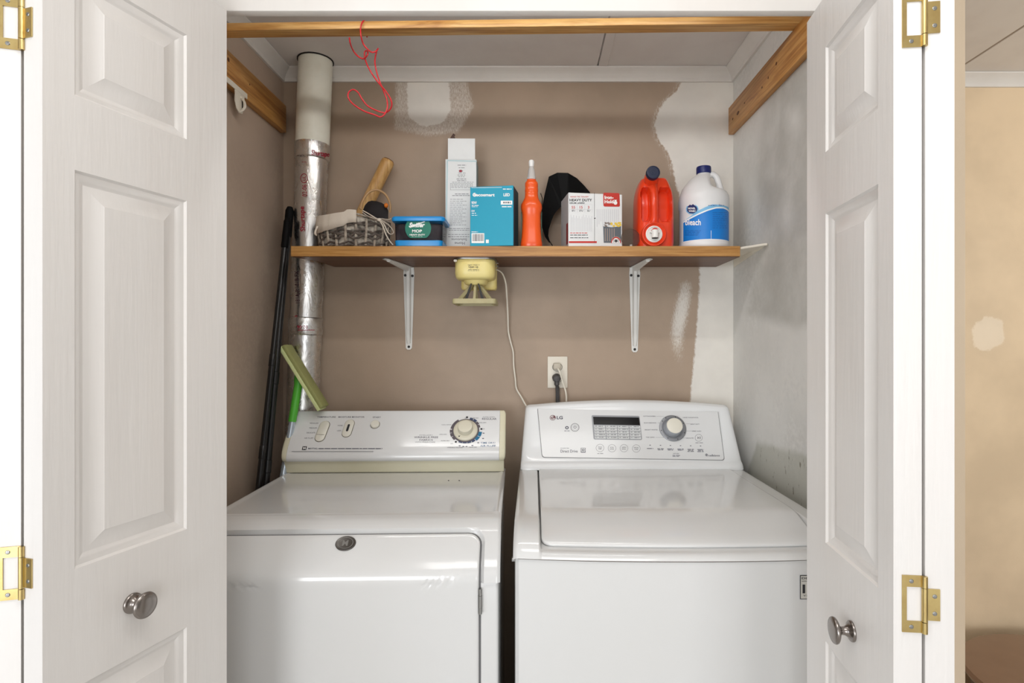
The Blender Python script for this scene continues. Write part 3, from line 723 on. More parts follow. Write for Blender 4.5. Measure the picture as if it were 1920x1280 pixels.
dp = Prof([(1.862, CZ - .4005), (1.42, CZ - .4005), (1.365, CZ - .401), (1.345, CZ - .4045), (1.328, CZ - .412), (1.310, CZ - .425), (1.275, CZ - .457), (1.250, CZ - .484), (1.240, CZ - .500), (1.238, CZ - .516), (YFR, CZ - .60), (YFR, CZ - 1.28)])
s_lip = dp.s_at_z(CZ - .514); s_sl = dp.s_at_z(CZ - .409)
DD0, DD1 = DX0 + .042, -.1335       # door outline across
s_top = dp.s_at_z(CZ - .4285); s_bot = dp.s_at_z(CZ - 1.02)
# top cover: height field over (x, s) with a sunken bay for the door and rolled outer edges
def cover(u, v, lo=0):
    s = s_lip * v; x = DX0 + (DX1 - DX0) * u
    e = min(x - DX0, DX1 - x)
    h = -.0045 * max(0, 1 - e / .008) ** 2 * 1
    rim = .0022 * math.exp(-((e - .012) / .006) ** 2) if s < s_sl - .03 else 0
    # bay
    dx = min(x - (DD0 - .004), (DD1 + .004) - x); ds = s - (s_top - .004)
    r = .03
    if dx < r and ds < r and dx > -.05 and ds > -.05: d = r - math.hypot(max(0, r - dx), max(0, r - ds))
    else: d = min(dx, ds)
    bay = 0 if d < -.006 else (-.010 if d > 0 else -.010 * (d + .006) / .006)
    front = max(0, min(1, (s - s_sl + .02) / .05))
    return dp.pt(x, s, h + rim + bay + .004 * front)
us = [0, .002, .005, .009, .014, .02, .028, .04] + [.06 + .02 * i for i in range(44)] + [.945 + .0045 * i for i in range(13)]
us = sorted(set(us + [(DD1 + .004 - DX0) / (DX1 - DX0) + k * .0015 for k in range(-8, 8)] + [(DD0 - .004 - DX0) / (DX1 - DX0) + k * .0015 for k in range(-8, 8)])); us = [u for u in us if u <= 1] + [1]
us = sorted(set(us))
vs = sorted(set([i / 40 for i in range(41)] + [(s_top - .004 + k * .0015) / s_lip for k in range(-7, 24)] + [(s_sl - .04 + .004 * k) / s_lip for k in range(14)]))
q = B(); V = [[q.v(cover(u, v)) for u in us] for v in vs if v <= 1]
for a, c in zip(V, V[1:]):
    for i in range(len(us) - 1): q.face((a[i], a[i + 1], c[i + 1], c[i]))
# turn the edges down
for row, d in ((V[-1], Vector((0, .012, -.001))),):
    R = [q.v(v.co + d) for v in row]
    for i in range(len(row) - 1): q.face((row[i], row[i + 1], R[i + 1], R[i]))
for k in (0, -1):
    col_ = [r[k] for r in V]; R = [q.v(Vector((v.co.x, v.co.y + .004, min(v.co.z, CZ - .42) - .0 if v.co.z > CZ - .42 else v.co.z)) + Vector((.001 if k == 0 else -.001, 0, -.02 if v.co.z > CZ - .42 else 0))) for v in col_]
    for i in range(len(col_) - 1): q.face((col_[i], col_[i + 1], R[i + 1], R[i]))
dobj('top_cover', q, 'appliance_white', angle=50)
# side skins of the cabinet above the lip
q = B()
for x in (DX0 + .006, DX1 - .006):
    pts = [dp.pt(x, s_lip * i / 30, -.006) for i in range(31)] + [Vector((x, 1.862, CZ - .516))]
    q.face([q.v(p) for p in pts])
q.box(DX0 + .006, DX1 - .006, 1.857, 1.862, CZ - .52, CZ - .41); dobj('side_panel', q, 'appliance_white', smooth=False, kind='stuff')
# gasket then door
def ringed(q, outline, cen, fn, steps, fill=True):
    """rings of an outline shrunk towards the segment cen, mapped through fn(x, s, off)"""
    (cx0, cs0), (cx1, cs1) = cen; R = []
    for t, off in steps:
        r = []
        for x, s in outline:
            tx = max(cx0, min(cx1, x)); ts = max(cs0, min(cs1, s)); d = math.hypot(x - tx, s - ts); k = 0 if d < 1e-9 else min(1, t / d) if t < 1 else (t - 1)
            r.append(q.v(fn(x + (tx - x) * k, s + (ts - s) * k, off)))
        R.append(r)
    for a, c in zip(R, R[1:]):
        for i in range(len(a)): j = (i + 1) % len(a); q.face((a[i], a[j], c[j], c[i]))
    if fill: q.face(R[-1])
ol = rrect(DD0 - .002, DD1 + .003, s_top - .002, s_bot + .003, .030, corners=(1, 1, 1, 1))
wd = (DD1 - DD0) / 2
cen = ((DD0 + wd, s_top + wd), (DD0 + wd, s_bot - wd)) if s_bot - s_top > 2 * wd else ((DD0 + wd * .9, (s_top + s_bot) / 2), (DD1 - wd * .9, (s_top + s_bot) / 2))
hc = (s_bot - s_top) / 2
cen = ((DD0 + hc, s_top + hc), (DD1 - hc, s_bot - hc)) if hc < wd else cen
fn = lambda x, s, o: dp.pt(x, s, o)
q = B(); ringed(q, ol, cen, fn, [(0, -.012), (0, -.0045), (.003, -.0045), (.012, -.0045)], fill=False); dobj('door_gasket', q, mat('gasket_grey', (96, 96, 97), .6))
ol = rrect(DD0 + .001, DD1 - .001, s_top + .001, s_bot, .027)
q = B(); ringed(q, ol, cen, fn, [(0, -.010), (0, -.003), (.0008, -.0012), (.003, .0006), (.006, .0012), (.012, .0014)] + [(1 + k / 40, .0014) for k in range(2, 41)]); ddoor = dobj('door', q, 'appliance_white', angle=50)
for z in (-.555, -.93):
    q = B(); x = DD1 + .002; y = YFR - .001
    q.tube([(x, y, CZ + z + .026), (x, y, CZ + z + .012)], .0042, 10); q.tube([(x, y, CZ + z + .0115), (x, y, CZ + z - .0145)], .0046, 10); q.tube([(x, y, CZ + z - .015), (x, y, CZ + z - .028)], .0042, 10)
    dobj('door_hinge', q, 'steel', kind='stuff')
# oval badge
bz = P(653, 1011, 1.305)
pb = Plane(bz, (1, 0, 0), (0, .71, .70))
q = B(); bd = DM.inverted() @ Vector(bz); sB = dp.s_at_z(bd.z)
def oval(q, rx, ry, offs, n=32, k=1):
    R = [[q.v(dp.pt(bd.x + rx * kk * math.cos(2 * PI * i / n), sB + ry * kk * math.sin(2 * PI * i / n), o)) for i in range(n)] for kk, o in offs]
    for a, c in zip(R, R[1:]):
        for i in range(n): j = (i + 1) % n; q.face((a[i], a[j], c[j], c[i]))
    q.face(R[-1])
oval(q, .0225, .0175, [(1, .001), (1, .0035), (.94, .0045), (.9, .004)]); bo = dobj('badge', q, mat('badge_grey', (92, 88, 84), .35, metal=.6))
q = B(); R0 = [[q.v(dp.pt(bd.x + .0225 * kk * math.cos(2 * PI * i / 32), sB + .0175 * kk * math.sin(2 * PI * i / 32), o)) for i in range(32)] for kk, o in ((.76, .0042), (.76, .0048), (.70, .0048), (.70, .0042))]
for a, c in zip(R0, R0[1:]):
    for i in range(32): j = (i + 1) % 32; q.face((a[i], a[j], c[j], c[i]))
mk = text_mesh('M', .03); VV = [q.v(dp.pt(bd.x + (v.x - .42) * .018, sB - (v.y - .35) * .018, .0046)) for v in mk[0]]
for f in mk[1]: q.face([VV[i] for i in f])
o = dobj('badge_emblem', q, 'steel', bo, kind='stuff')
# console
c0, c1 = (1.775, CZ - .362), (1.872, CZ - .2165)        # face bottom / top (y, z)
cprof_cream = [(1.80, CZ - .4), (1.795, CZ - .398), (1.792, CZ - .39), (1.790, CZ - .37), (1.786, CZ - .362), (1.862, CZ - .362), (1.862, CZ - .4)]
q = B(); q.rings([[(x, y, z) for y, z in cprof_cream] for x in (DX0 + .004, DX0 + .006, DX1 - .006, DX1 - .004)]); dobj('console_base', q, 'cream_plastic')
face = [(1.786, -.3615), (1.778, -.361), (1.772, -.356), (1.7705, -.348), (1.773, -.338), (1.779, -.327), (1.786, -.3165), (1.868, -.2215), (1.8705, -.2175), (1.8725, -.2165), (1.874, -.2175), (1.8745, -.235), (1.8745, -.3615)]
def cring(x, ins): 
    cy = 1.84; cz = -.29
    return [(x, y + (cy - y) * ins, CZ + z + (cz - z) * ins) for y, z in face]
q = B(); q.rings([cring(x, 0) for x in (DX0 + .016, DX1 - .018)]); dobj('control_panel', q, 'dryer_panel', angle=40)
for nm, xs in (('end_cap', (DX0 - .002, DX0, DX0 + .004, DX0 + .0155)), ('end_cap', (DX1 + .001, DX1 - .001, DX1 - .005, DX1 - .0175))):
    q = B(); q.rings([cring(xs[0], .14), cring(xs[1], .06), cring(xs[2], .0), cring(xs[3], .0)]); dobj(nm, q, 'cream_plastic', angle=50)
# the flat of the control panel, in true world space
a_ = DM @ Vector((DX0, 1.786, CZ - .3165)); b_ = DM @ Vector((DX1, 1.786, CZ - .3165)); c_ = DM @ Vector((DX0, 1.868, CZ - .2215))
DP = Plane(a_, b_ - a_, c_ - a_)
def frame(pl, px, py, off=0):
    o = pl.hit(px, py, off); return Matrix.Translation(o) @ Matrix((pl.u, pl.v, pl.n)).transposed().to_4x4()
def printed(name, m, parent, fn):
    q = B(); fn(q); return obj(name, q, m, parent, smooth=False, kind='stuff')
def dk(q):
    text(q, 'TEMPERATURE', DP, 612, 781.5, 2.6, 35, bold=.01); text(q, 'MOISTURE MONITOR', DP, 659, 781.5, 2.6, 49, bold=.01); text(q, 'START', DP, 706.5, 782, 2.6, 15, bold=.01)
    for s, x, y, w in (('REGULAR', 589, 793, 16), ('MEDIUM', 587, 802, 14), ('DELICATE', 583, 811, 16), ('AIR FLUFF', 579, 821, 17), ('MORE', 638, 797.5, 9), ('LESS', 636, 807, 8)): text(q, s, DP, x, y, 2.3, w)
    text(q, 'WRINKLE FREE', DP, 799, 819.5, 3.4, 45, bold=.01); text(q, 'FABRICS', DP, 799, 824.5, 3.4, 25, bold=.01); text(q, 'INTELLIDRY', DP, 799, 815.5, 1.8, 25); text(q, 'WITH PRESS CARE', DP, 797, 828.5, 2, 38)
    text(q, 'REGULAR', DP, 917.5, 785, 3.2, 27, bold=.01); text(q, 'INTELLIDRY', DP, 917, 781.5, 1.6, 23)
    for s, x, y, w in (('COOL DOWN', 837, 796, 18), ('LESS DRY', 831, 814, 14), ('MORE DRY', 835, 826, 16), ('OFF', 847, 831.5, 5), ('OFF', 874, 783.5, 5), ('MORE DRY', 890, 783.5, 15), ('LESS DRY', 905, 792, 14), ('OFF', 906.5, 804, 5), ('WRINKLE RELEASE', 853, 838.5, 29), ('DAMP DRY', 887, 838, 15)): text(q, s, DP, x, y, 2, w)
    for x, y in ((860, 834.5), (867, 836), (873, 836), (884, 834), (895, 829), (905, 811), (904, 821)): rect(q, DP, x, y, x + 3.5, y + 1.6)
    text(q, 'MAYTAG', DP, 586.5, 840.5, 3, 17, bold=.01)
    greek(q, DP, 597, 840, 120, 1.3, 9, 5)
def dl2(q): text(q, 'TIME DRY/', DP, 915, 830, 3.4, 28, bold=.01); text(q, 'AIR FLUFF', DP, 915, 835.5, 3.4, 29, bold=.01)
pg = mat('print_slate', (84, 84, 96), .6)
printed('lettering', pg, dt, dk); printed('blue_lettering', mat('print_blue', (70, 104, 140), .6), dt, dl2)
q = B(); quad(q, DP, [(567.5, 836.5), (575.5, 836.5), (574, 843), (566, 843)], .0005); lo = obj('logo_box', q, 'print_black', dt, smooth=False)
q = B(); text(q, 'M', DP, 570.8, 839.8, 4, 5, off=.0009, bold=.03); obj('logo_letter', q, 'print_white', lo, smooth=False)
q = B(); q.rings([[DP.hit(x, 845.6 + t * .7, o) for t, o in ((0, .0003), (1, .0003))] for x in (547, 600, 650, 700)], closed=False); obj('pinstripe', q, pg, dt, smooth=False)
# slotted switches
def capsule(px0, py0, px1, py1, r, offs, m, name, parent):
    A = DP.uvp(px0, py0); C = DP.uvp(px1, py1); d = Vector((C[0] - A[0], C[1] - A[1])).normalized(); n = Vector((-d.y, d.x))
    q = B(); R = []
    for k, o in offs:
        ring = []
        for c, s in ((C, 1), (A, -1)):
            for i in range(9):
                a = -PI / 2 + PI * i / 8; v = (d * math.cos(a) * s + n * math.sin(a) * s) * r * k
                ring.append(DP.pt(c[0] + v.x, c[1] + v.y, o))
        R.append(ring)
    q.rings(R); return obj(name, q, m, parent)
capsule(609, 797, 600, 820, .0165, [(1, .0002), (1, .0007)], mat('slot_grey', (110, 104, 92), .6), 'switch_surround', dt)  # grey-brown for the switch surrounds and the line on the switch
sw = capsule(609, 797, 600, 820, .0148, [(1, .0004), (1, .003), (.85, .0045)], mat('switch_white', (222, 220, 208), .35), 'temperature_switch', dt)
q = B(); quad(q, DP, [(593.5, 813.6), (608.5, 814.4), (608.3, 815), (593.3, 814.2)], .0048); obj('switch_line', q, 'slot_grey', sw, smooth=False)
capsule(656, 794, 650, 812, .0155, [(1, .0002), (1, .0007)], 'slot_grey', 'switch_surround', dt)
sw = capsule(656, 794, 650, 812, .0140, [(1, .0004), (1, .003), (.85, .004)], 'switch_white', 'moisture_switch', dt)
capsule(654.6, 798, 651.4, 808, .0035, [(1, .0042), (1, .0046)], 'print_black', 'switch_slot', sw)
q = B(); q.lathe([(.0152, 0), (.0152, .0006)], frame(DP, 703.5, 796), 28, cap0=False); obj('button_surround', q, 'slot_grey', dt)
q = B(); q.lathe([(.0138, 0), (.0138, .005), (.0128, .0066), (.006, .0072)], frame(DP, 703.5, 796), 28, cap0=False); obj('start_button', q, 'switch_white', dt)
# timer dial
DC = (873, 807); FM = frame(DP, *DC)
dd = thing  # (no further use)
def arc(name, a0, a1, r0, r1, m, off=.0006):
    q = B(); n = max(2, int(abs(a1 - a0) / 8)); R = [[FM @ Vector((r * math.cos(math.radians(a0 + (a1 - a0) * i / n)), r * math.sin(math.radians(a0 + (a1 - a0) * i / n)), off)) for r in (r0, r1)] for i in range(n + 1)]
    q.rings(R, closed=False); return obj(name, q, m, dt, smooth=False)
mat('dial_grey', (92, 84, 90), .55); mat('dial_blue', (32, 112, 150), .5); mat('dial_navy', (62, 74, 104), .5)
arc('dial_ring', 0, 360, .036, .0435, 'dial_grey')
for a0, a1, r1, m in ((62, 76, .050, 'dial_navy'), (46, 60, .051, 'dial_navy'), (30, 44, .049, 'dial_grey'), (14, 28, .048, 'dial_grey'), (-26, -6, .053, 'dial_blue'), (-46, -28, .053, 'dial_blue'), (-62, -48, .050, 'dial_navy'), (-80, -64, .048, 'dial_navy'), (-98, -82, .047, 'dial_navy'), (-116, -100, .047, 'dial_navy'), (-150, -134, .049, 'dial_grey'), (-168, -152, .050, 'dial_grey'), (-184, -170, .050, 'dial_grey'), (-238, -188, .049, 'dial_grey')): arc('dial_segment', a0, a1, .0425, r1, m, .0008)
for a in (88, 6, -124):
    q = B(); c = Vector((.050 * math.cos(math.radians(a)), .050 * math.sin(math.radians(a)), .001)); s_ = .003
    q.face([q.v(FM @ (c + Vector(v))) for v in ((-s_, -s_, 0), (s_, -s_, 0), (s_, s_, 0), (-s_, s_, 0))]); obj('off_mark', q, 'print_black', dt, smooth=False)
q = B(); q.lathe([(.0385, 0), (.0385, .004), (.037, .0065), (.030, .008), (.024, .0085), (.0235, .014), (.0232, .024), (.0220, .027), (.019, .0278), (.004, .0275)], FM, 48, cap0=False); kn = obj('timer_dial', q, mat('dial_cream', (216, 211, 192), .35), dt, angle=50)
q = B(); q.face([q.v(FM @ Vector(p)) for p in ((-.0185, -.0285, .0072), (-.0145, -.0235, .0086), (-.0210, -.0240, .0082))]); obj('pointer', q, 'print_black', kn, smooth=False)
for px_ in (841, 861):
    c = P(px_, 901, .4005 * FP / 256)
    q = B(); q.lathe([(.0022, 0), (.0018, .0012), (0, .0015)], Matrix.Translation((c.x, c.y, CZ - .4)), 10, cap1=False); obj('screw', q, 'print_black', dt)

# ------------------------------------------------------------------ washer
WX0, WX1 = -.0425, .657; WXC = (WX0 + WX1) / 2
wt_ = thing('washing_machine', (WXC, 1.55, 0), 'white top-loading washing machine with grey display console, standing on the right', 'washing machine')
def bow(x, k=.018): u = (x - WX0) / (WX1 - WX0) * 2 - 1; return -k * (1 - abs(u) ** 2.4)
# cabinet with a gently bowed front
q = B(); n = 40; outl = [(WX0 + .003, 1.95)] + [(WX0 + .003, 1.225), (WX0 + .005, 1.212)] 
outl += [(WX0 + .012 + (WX1 - WX0 - .024) * i / n, 1.204 + bow(WX0 + (WX1 - WX0) * i / n)) for i in range(n + 1)] + [(WX1 - .005, 1.212), (WX1 - .003, 1.225), (WX1 - .003, 1.95)]
q.prism([(x, y, .02) for x, y in outl], (0, 0, CZ - .449 - .02)); obj('cabinet', q, 'appliance_white', wt_, angle=30)
q = B(); q.prism([(x, y + .02, .0) for x, y in outl], (0, 0, .0205)); obj('base', q, 'black_plastic', wt_)
q = B(); q.prism([((x - WXC) * .995 + WXC, y + .003, CZ - .4495) for x, y in outl], (0, 0, .004)); obj('cover_seam', q, mat('seam_brown', (110, 88, 72), .7), wt_)
# top cover height field
fr = Prof([(1.84, CZ - .390), (1.50, CZ - .391), (1.34, CZ - .3915), (1.29, CZ - .394), (1.255, CZ - .402), (1.225, CZ - .415), (1.206, CZ - .430), (1.199, CZ - .4455)])
un = Prof([(1.84, CZ - .402), (1.50, CZ - .402), (1.34, CZ - .405), (1.27, CZ - .424), (1.240, CZ - .4315), (1.224, CZ - .4325), (1.206, CZ - .4355), (1.199, CZ - .4455)])
LX0, LX1 = .0150, .612
def wcover(x, v):
    a = fr.pt(x, fr.L * v); c = un.pt(x, un.L * v); e = min(x - LX0, LX1 - x); t = max(0, min(1, (e + .004) / .008))
    if v > .86: t *= max(0, min(1, (1 - v) / .14)) if False else 1
    p = a.lerp(c, t * t * (3 - 2 * t)); k = max(0, min(1, (1.45 - p.y) / .2)); p.y += bow(x) * k * k
    ed = min(x - WX0, WX1 - x); p.z -= .006 * max(0, 1 - ed / .010) ** 2; p.y += .006 * max(0, 1 - ed / .012) ** 2 * (1 if p.y < 1.3 else 0)
    return p
xs = sorted(set([WX0 + d for d in (0, .001, .003, .006, .01, .02, .035)] + [WX1 - d for d in (0, .001, .003, .006, .01, .02, .035)] + [LX0 + d * .0012 for d in range(-5, 6)] + [LX1 + d * .0012 for d in range(-5, 6)] + [LX0 + .02 + i * (LX1 - LX0 - .04) / 24 for i in range(25)]))
q = B(); V = [[q.v(wcover(x, v / 60)) for x in xs] for v in range(61)]
for a, c in zip(V, V[1:]):
    for i in range(len(xs) - 1): q.face((a[i], a[i + 1], c[i + 1], c[i]))
R = [q.v(v.co + Vector((0, .02, -.0005))) for v in V[-1]]
for i in range(len(xs) - 1): q.face((V[-1][i], V[-1][i + 1], R[i + 1], R[i]))
for k, s in ((0, 1), (-1, -1)):
    cl_ = [r[k] for r in V]; R = [q.v((v.co.x + .0015 * s, v.co.y, CZ - .4465)) for v in cl_]
    for i in range(len(cl_) - 1): q.face((cl_[i], cl_[i + 1], R[i + 1], R[i]))
obj('top_cover', q, 'appliance_white', wt_, angle=50)
# lid
lp = Prof([(1.792, CZ - .3862), (1.60, CZ - .3860), (1.40, CZ - .3855), (1.352, CZ - .3865), (1.332, CZ - .3905), (1.29, CZ - .404), (1.255, CZ - .4155), (1.240, CZ - .4225), (1.234, CZ - .4285)])
def lid(x, s, off):
    p = lp.pt(x, s, off); k = max(0, min(1, (1.50 - p.y) / .2)); p.y += bow(x) * k * k
    return p
l0, l1 = LX0 + .0022, LX1 - .0022
ol = rrect(l0, l1, .002, lp.L - .0005, .022, step=.010, corners=(0, 0, 1, 1)); hc = lp.L / 2 - .001; wdt = (l1 - l0) / 2
cen = (((l0 + l1) / 2 - max(0, wdt - hc), hc), ((l0 + l1) / 2 + max(0, wdt - hc), lp.L - hc)) if wdt > hc else (((l0 + l1) / 2, wdt), ((l0 + l1) / 2, lp.L - wdt))
q = B(); ringed(q, ol, cen, lid, [(0, -.006), (0, -.002), (.0015, -.0004), (.004, 0), (.008, 0)] + [(1 + k / 26, 0) for k in range(1, 27)]); obj('lid', q, 'appliance_white', wt_, angle=50)
# console body
def con(u, v):
    # v: 0 bottom front -> 1 top back
    pr = [(1.782, -.3900), (1.7825, -.385), (1.785, -.378), (1.791, -.371), (1.799, -.3645), (1.868, -.222), (1.873, -.210), (1.880, -.2), (1.895, -.194), (1.93, -.196), (1.955, -.22), (1.957, -.39)]
    k = v * (len(pr) - 1); i = min(int(k), len(pr) - 2); t = k - i
    y = pr[i][0] * (1 - t) + pr[i + 1][0] * t; z = pr[i][1] * (1 - t) + pr[i + 1][1] * t
    g = (z + .39) / .196; c = 2 * u - 1
    top = .196 + .010 * (1 - c * c) - .008 * abs(c) ** 2
    e = max(0, (abs(c) - .93) / .07); top -= .022 * (1 - math.sqrt(max(0, 1 - e * e)))
    half = .349 - .014 * g; x = .308 + half * (c if abs(c) < .9 else math.copysign(.9 + .1 * math.sin((abs(c) - .9) / .1 * PI / 2), c))
    z2 = -.39 + g * top; y2 = y + .03 * (1 - math.sqrt(max(0, 1 - max(0, (abs(c) - .9) / .1) ** 2)))
    return Vector((x, y2, CZ + z2))
cu = [0, .002, .005, .01, .016, .024, .034, .046] + [.06 + .04 * i for i in range(23)] + [1 - d for d in (.046, .034, .024, .016, .01, .005, .002, 0)]
q = B(); V = [[q.v(con(u, j / 33)) for u in cu] for j in range(34)]
for a, c in zip(V, V[1:]):
    for i in range(len(cu) - 1): q.face((a[i], a[i + 1], c[i + 1], c[i]))
for k in (0, -1): q.face([r[k] for r in V])
obj('console', q, 'console_white', wt_, angle=60)
p0, p1, p2 = con(.3, 4 / 11), con(.7, 4 / 11), con(.3, 5 / 11)
WP = Plane((p0 + p2) / 2, (1, 0, 0), p2 - p0)
# control panel plate
def plate(pts, name, m, off, r=0, parent=None, th=.0012):
    q = B(); q.rings([[WP.hit(x, y, o) for x, y in pts] for o in (0, off)], cap0=False); return obj(name, q, m, parent or wt_, smooth=False)
def polyround(c, r=5, n=5, which=(1, 1, 1, 1)):
    out = []
    for i, p in enumerate(c):
        if not which[i]: out.append(p); continue
        a, d = Vector(c[i - 1]), Vector(c[(i + 1) % len(c)]); p = Vector(p); u = (a - p).normalized() * r; w = (d - p).normalized() * r
        out += [tuple(p + u * (1 - t) ** 2 + w * t * t) for t in [k / n for k in range(n + 1)]]
    return out
C4 = [(1008.5, 766), (1017, 856.5), (1358, 862), (1346, 772)]
plate(polyround([(C4[0][0] - .9, C4[0][1]), (C4[1][0] - .9, C4[1][1] + 1), (C4[2][0] + 1, C4[2][1] + 1), (C4[3][0] + .8, C4[3][1])], 6, which=(0, 1, 1, 0)), 'panel_seam', mat('seam_grey', (120, 120, 120), .6), .0006)
cp = plate(polyround(C4, 6, which=(0, 1, 1, 0)), 'control_panel', 'dryer_panel', .0016)
# display block
f0 = .0020
plate(polyround([(1109, 778), (1113, 823.5), (1204, 824.5), (1199, 779.5)], 3), 'display_frame', mat('silver_grey', (140, 142, 146), .35, metal=.4), .0024)
q = B(); quad(q, WP, [(1112, 781), (1113.3, 795.5), (1200, 797), (1198, 782.5)], .0028); obj('display', q, mat('display_black', (16, 16, 18), .12), wt_, smooth=False)
q = B(); greek(q, WP, 1122, 782.6, 14, 1, 6, 1); greek(q, WP, 1169, 783.8, 24, 1, 7, 2)
q2 = B()
for r in range(5):
    for c in range(4):
        x = 1114 + c * 22 + r * .35; y = 797.2 + r * 5.15 + c * .25; quad(q, WP, [(x, y), (x + .3, y + 4.3), (x + 20.8, y + 4.5), (x + 20.4, y + .2)], .0028)
        greek(q2, WP, x + 1.6, y + 1.5, 3.4, 1.1, 3, r * 7 + c); greek(q2, WP, x + 8, y + 1.5, 8 + (r * 5 + c * 3) % 4, 1.2, 5, r * 4 + c + 50)
obj('display_cell', q, mat('cell_white', (206, 208, 208), .5), wt_, smooth=False, kind='stuff')
for v in q2.bm.verts: v.co += WP.n * .0028
obj('display_print', q2, 'print_grey', wt_, smooth=False, kind='stuff')
for (x, y, s1, s2) in ((1125, 839.5, 'WASH', 'TEMP'), (1147.5, 840, 'SOIL', 'LEVEL'), (1170, 840, 'SPIN', 'SPEED'), (1193, 840.5, 'SPECIAL', 'CARE')):
    q = B(); disc(q, WP, x, y, 7.6, 7.2, .0019, r2=.93); text(q, s1, WP, x, y - 1.7, 2.2, 9 if len(s1) > 4 else 7.5, off=.0019, bold=.01); text(q, s2, WP, x, y + 1.6, 2.2, 8 if len(s2) > 4 else 7, off=.0019, bold=.01)
    obj('option_button', q, 'print_grey', wt_, smooth=False, kind='stuff')
q = B(); disc(q, WP, 1078, 801, 8.2, 7.8, .0019, r2=.88); disc(q, WP, 1078, 801, 5.8, 5.5, .0019, r2=.95); disc(q, WP, 1078, 800.5, 3, 2.8, .0019, r2=.72); rect(q, WP, 1077.7, 799, 1078.4, 801.5, .0020); obj('power_button', q, 'print_grey', wt_, smooth=False, kind='stuff')
q = B(); disc(q, WP, 1310, 820.5, 7, 6.8, .0019, r2=.92); quad(q, WP, [(1308, 818), (1308, 823), (1310.6, 820.5)], .0019); rect(q, WP, 1311.3, 818.2, 1312.1, 822.8, .0019); rect(q, WP, 1312.9, 818.2, 1313.7, 822.8, .0019); obj('start_button', q, 'print_grey', wt_, smooth=False, kind='stuff')
q = B(); disc(q, WP, 1036.5, 782.8, 5.6, 5.0, .0020); lg = obj('logo_disc', q, mat('logo_maroon', (110, 72, 78), .5), wt_, smooth=False)
q = B(); disc(q, WP, 1036.5, 782.8, 4.4, 3.9, .0023, r2=.78, a0=.2, a1=5.0); rect(q, WP, 1036.1, 780.4, 1037.0, 784.8, .0023); rect(q, WP, 1036.1, 784.1, 1038.6, 784.8, .0023); disc(q, WP, 1034.3, 781.2, .7, .6, .0023, n=8); obj('logo_face', q, 'print_white', lg, smooth=False, kind='stuff')
def wl(q):
    o = .0019
    text(q, 'LG', WP, 1049.5, 782.7, 6.2, 11.5, bold=.035, off=o); text(q, 'Direct Drive', WP, 1067, 845.5, 5.4, 32, bold=.008, off=o); text(q, 'INVERTER', WP, 1059, 840, 1.8, 16, off=o)
    text(q, 'TrueBalance', WP, 1337, 853.5, 4, 25, bold=.01, off=o); disc(q, WP, 1324.5, 852.5, 2, 2.4, o, n=8, r2=.45)
    rect(q, WP, 1089, 839.5, 1098, 840.2, o); rect(q, WP, 1089, 846.6, 1098, 848, o); rect(q, WP, 1089, 839.5, 1089.8, 848, o); rect(q, WP, 1097.2, 839.5, 1098, 848, o); disc(q, WP, 1093.5, 843.3, 2.8, 1.8, o, n=10, r2=.5)
    disc(q, WP, 1063, 801.5, 3.4, 3, o, n=14, r2=.45); greek(q, WP, 1058, 807, 10, .9, 6, 3, off=o)
    for s, x, y, w in (('COTTON/NORMAL', 1218, 780, 24), ('BULKY/BEDDING', 1219, 792.5, 23), ('BRIGHT WHITES', 1221, 805.5, 24), ('TUB CLEAN', 1219, 819.5, 16), ('HAND WASH/WOOL', 1295, 782.5, 29), ('HEAVY DUTY', 1303, 795, 17), ('SPEED WASH', 1306, 808, 17), ('DELICATES', 1293.5, 821, 14)): text(q, s, WP, x, y, 1.9, w, bold=.01, off=o)
    for x0, y0, x1, y1 in ((1231, 780, 1245, 780.3), (1233, 792.5, 1238, 792.8), (1235, 806, 1240, 806.3), (1229, 819.6, 1246, 819.9), (1286, 794, 1294, 794.3), (1286, 807.5, 1297, 807.8), (1277, 820.8, 1286, 821.1)): rect(q, WP, x0, y0, x1, y1, o)
    for i, x in enumerate((1219, 1238.5, 1257, 1276, 1295, 1313.5)):
        rect(q, WP, x - 1.2, 833.6 + i * .3, x + 1.2, 834.9 + i * .3, o)
        for k in range(1 + (i > 0) + (i > 3)): greek(q, WP, x - 6 + k % 2, 840 + i * .35 + k * 2, 12 - 2 * (k % 2), 1.2, 7, i * 3 + k, off=o)
    text(q, 'OPTION', WP, 1267.5, 850, 2, 11, off=o); greek(q, WP, 1261, 853, 14, 1, 7, 8, off=o); greek(q, WP, 1261, 855, 13, .8, 6, 9, off=o); greek(q, WP, 1304, 829.5, 14, .9, 6, 12, off=o); greek(q, WP, 1120, 849.5, 12, .8, 5, 13, off=o)
printed('lettering', pg, wt_, wl)
# cycle knob
FM = frame(WP, 1261, 803)
q = B(); q.lathe([(.0430, .0012), (.0430, .0040), (.0410, .0052), (.034, .0052)], FM, 48, cap0=False, cap1=False); q.lathe([(.034, .0052), (.030, .0030), (.029, .0030)], FM, 48, cap0=False, cap1=True); obj('knob_ring', q, 'silver_grey', wt_)
for i in range(8):
    a = PI * (.62 - .68 * 0) ; a = math.radians(120 - i * 48 if i < 4 else 120 - i * 48)
    q = B(); c = Vector((.0385 * math.cos(a), .0385 * math.sin(a), .0054)); q.face([q.v(FM @ (c + Vector(v))) for v in ((-.001, -.002, 0), (.001, -.002, 0), (.001, .002, 0), (-.001, .002, 0))]); obj('knob_mark', q, 'print_black', wt_, smooth=False)
q = B(); q.lathe([(.0285, .003), (.0285, .008), (.0262, .012), (.0255, .030), (.0248, .0315)], FM, 48, cap0=False, cap1=False); kb = obj('cycle_knob', q, mat('knob_grey', (176, 180, 186), .35, metal=.3), wt_, angle=40)
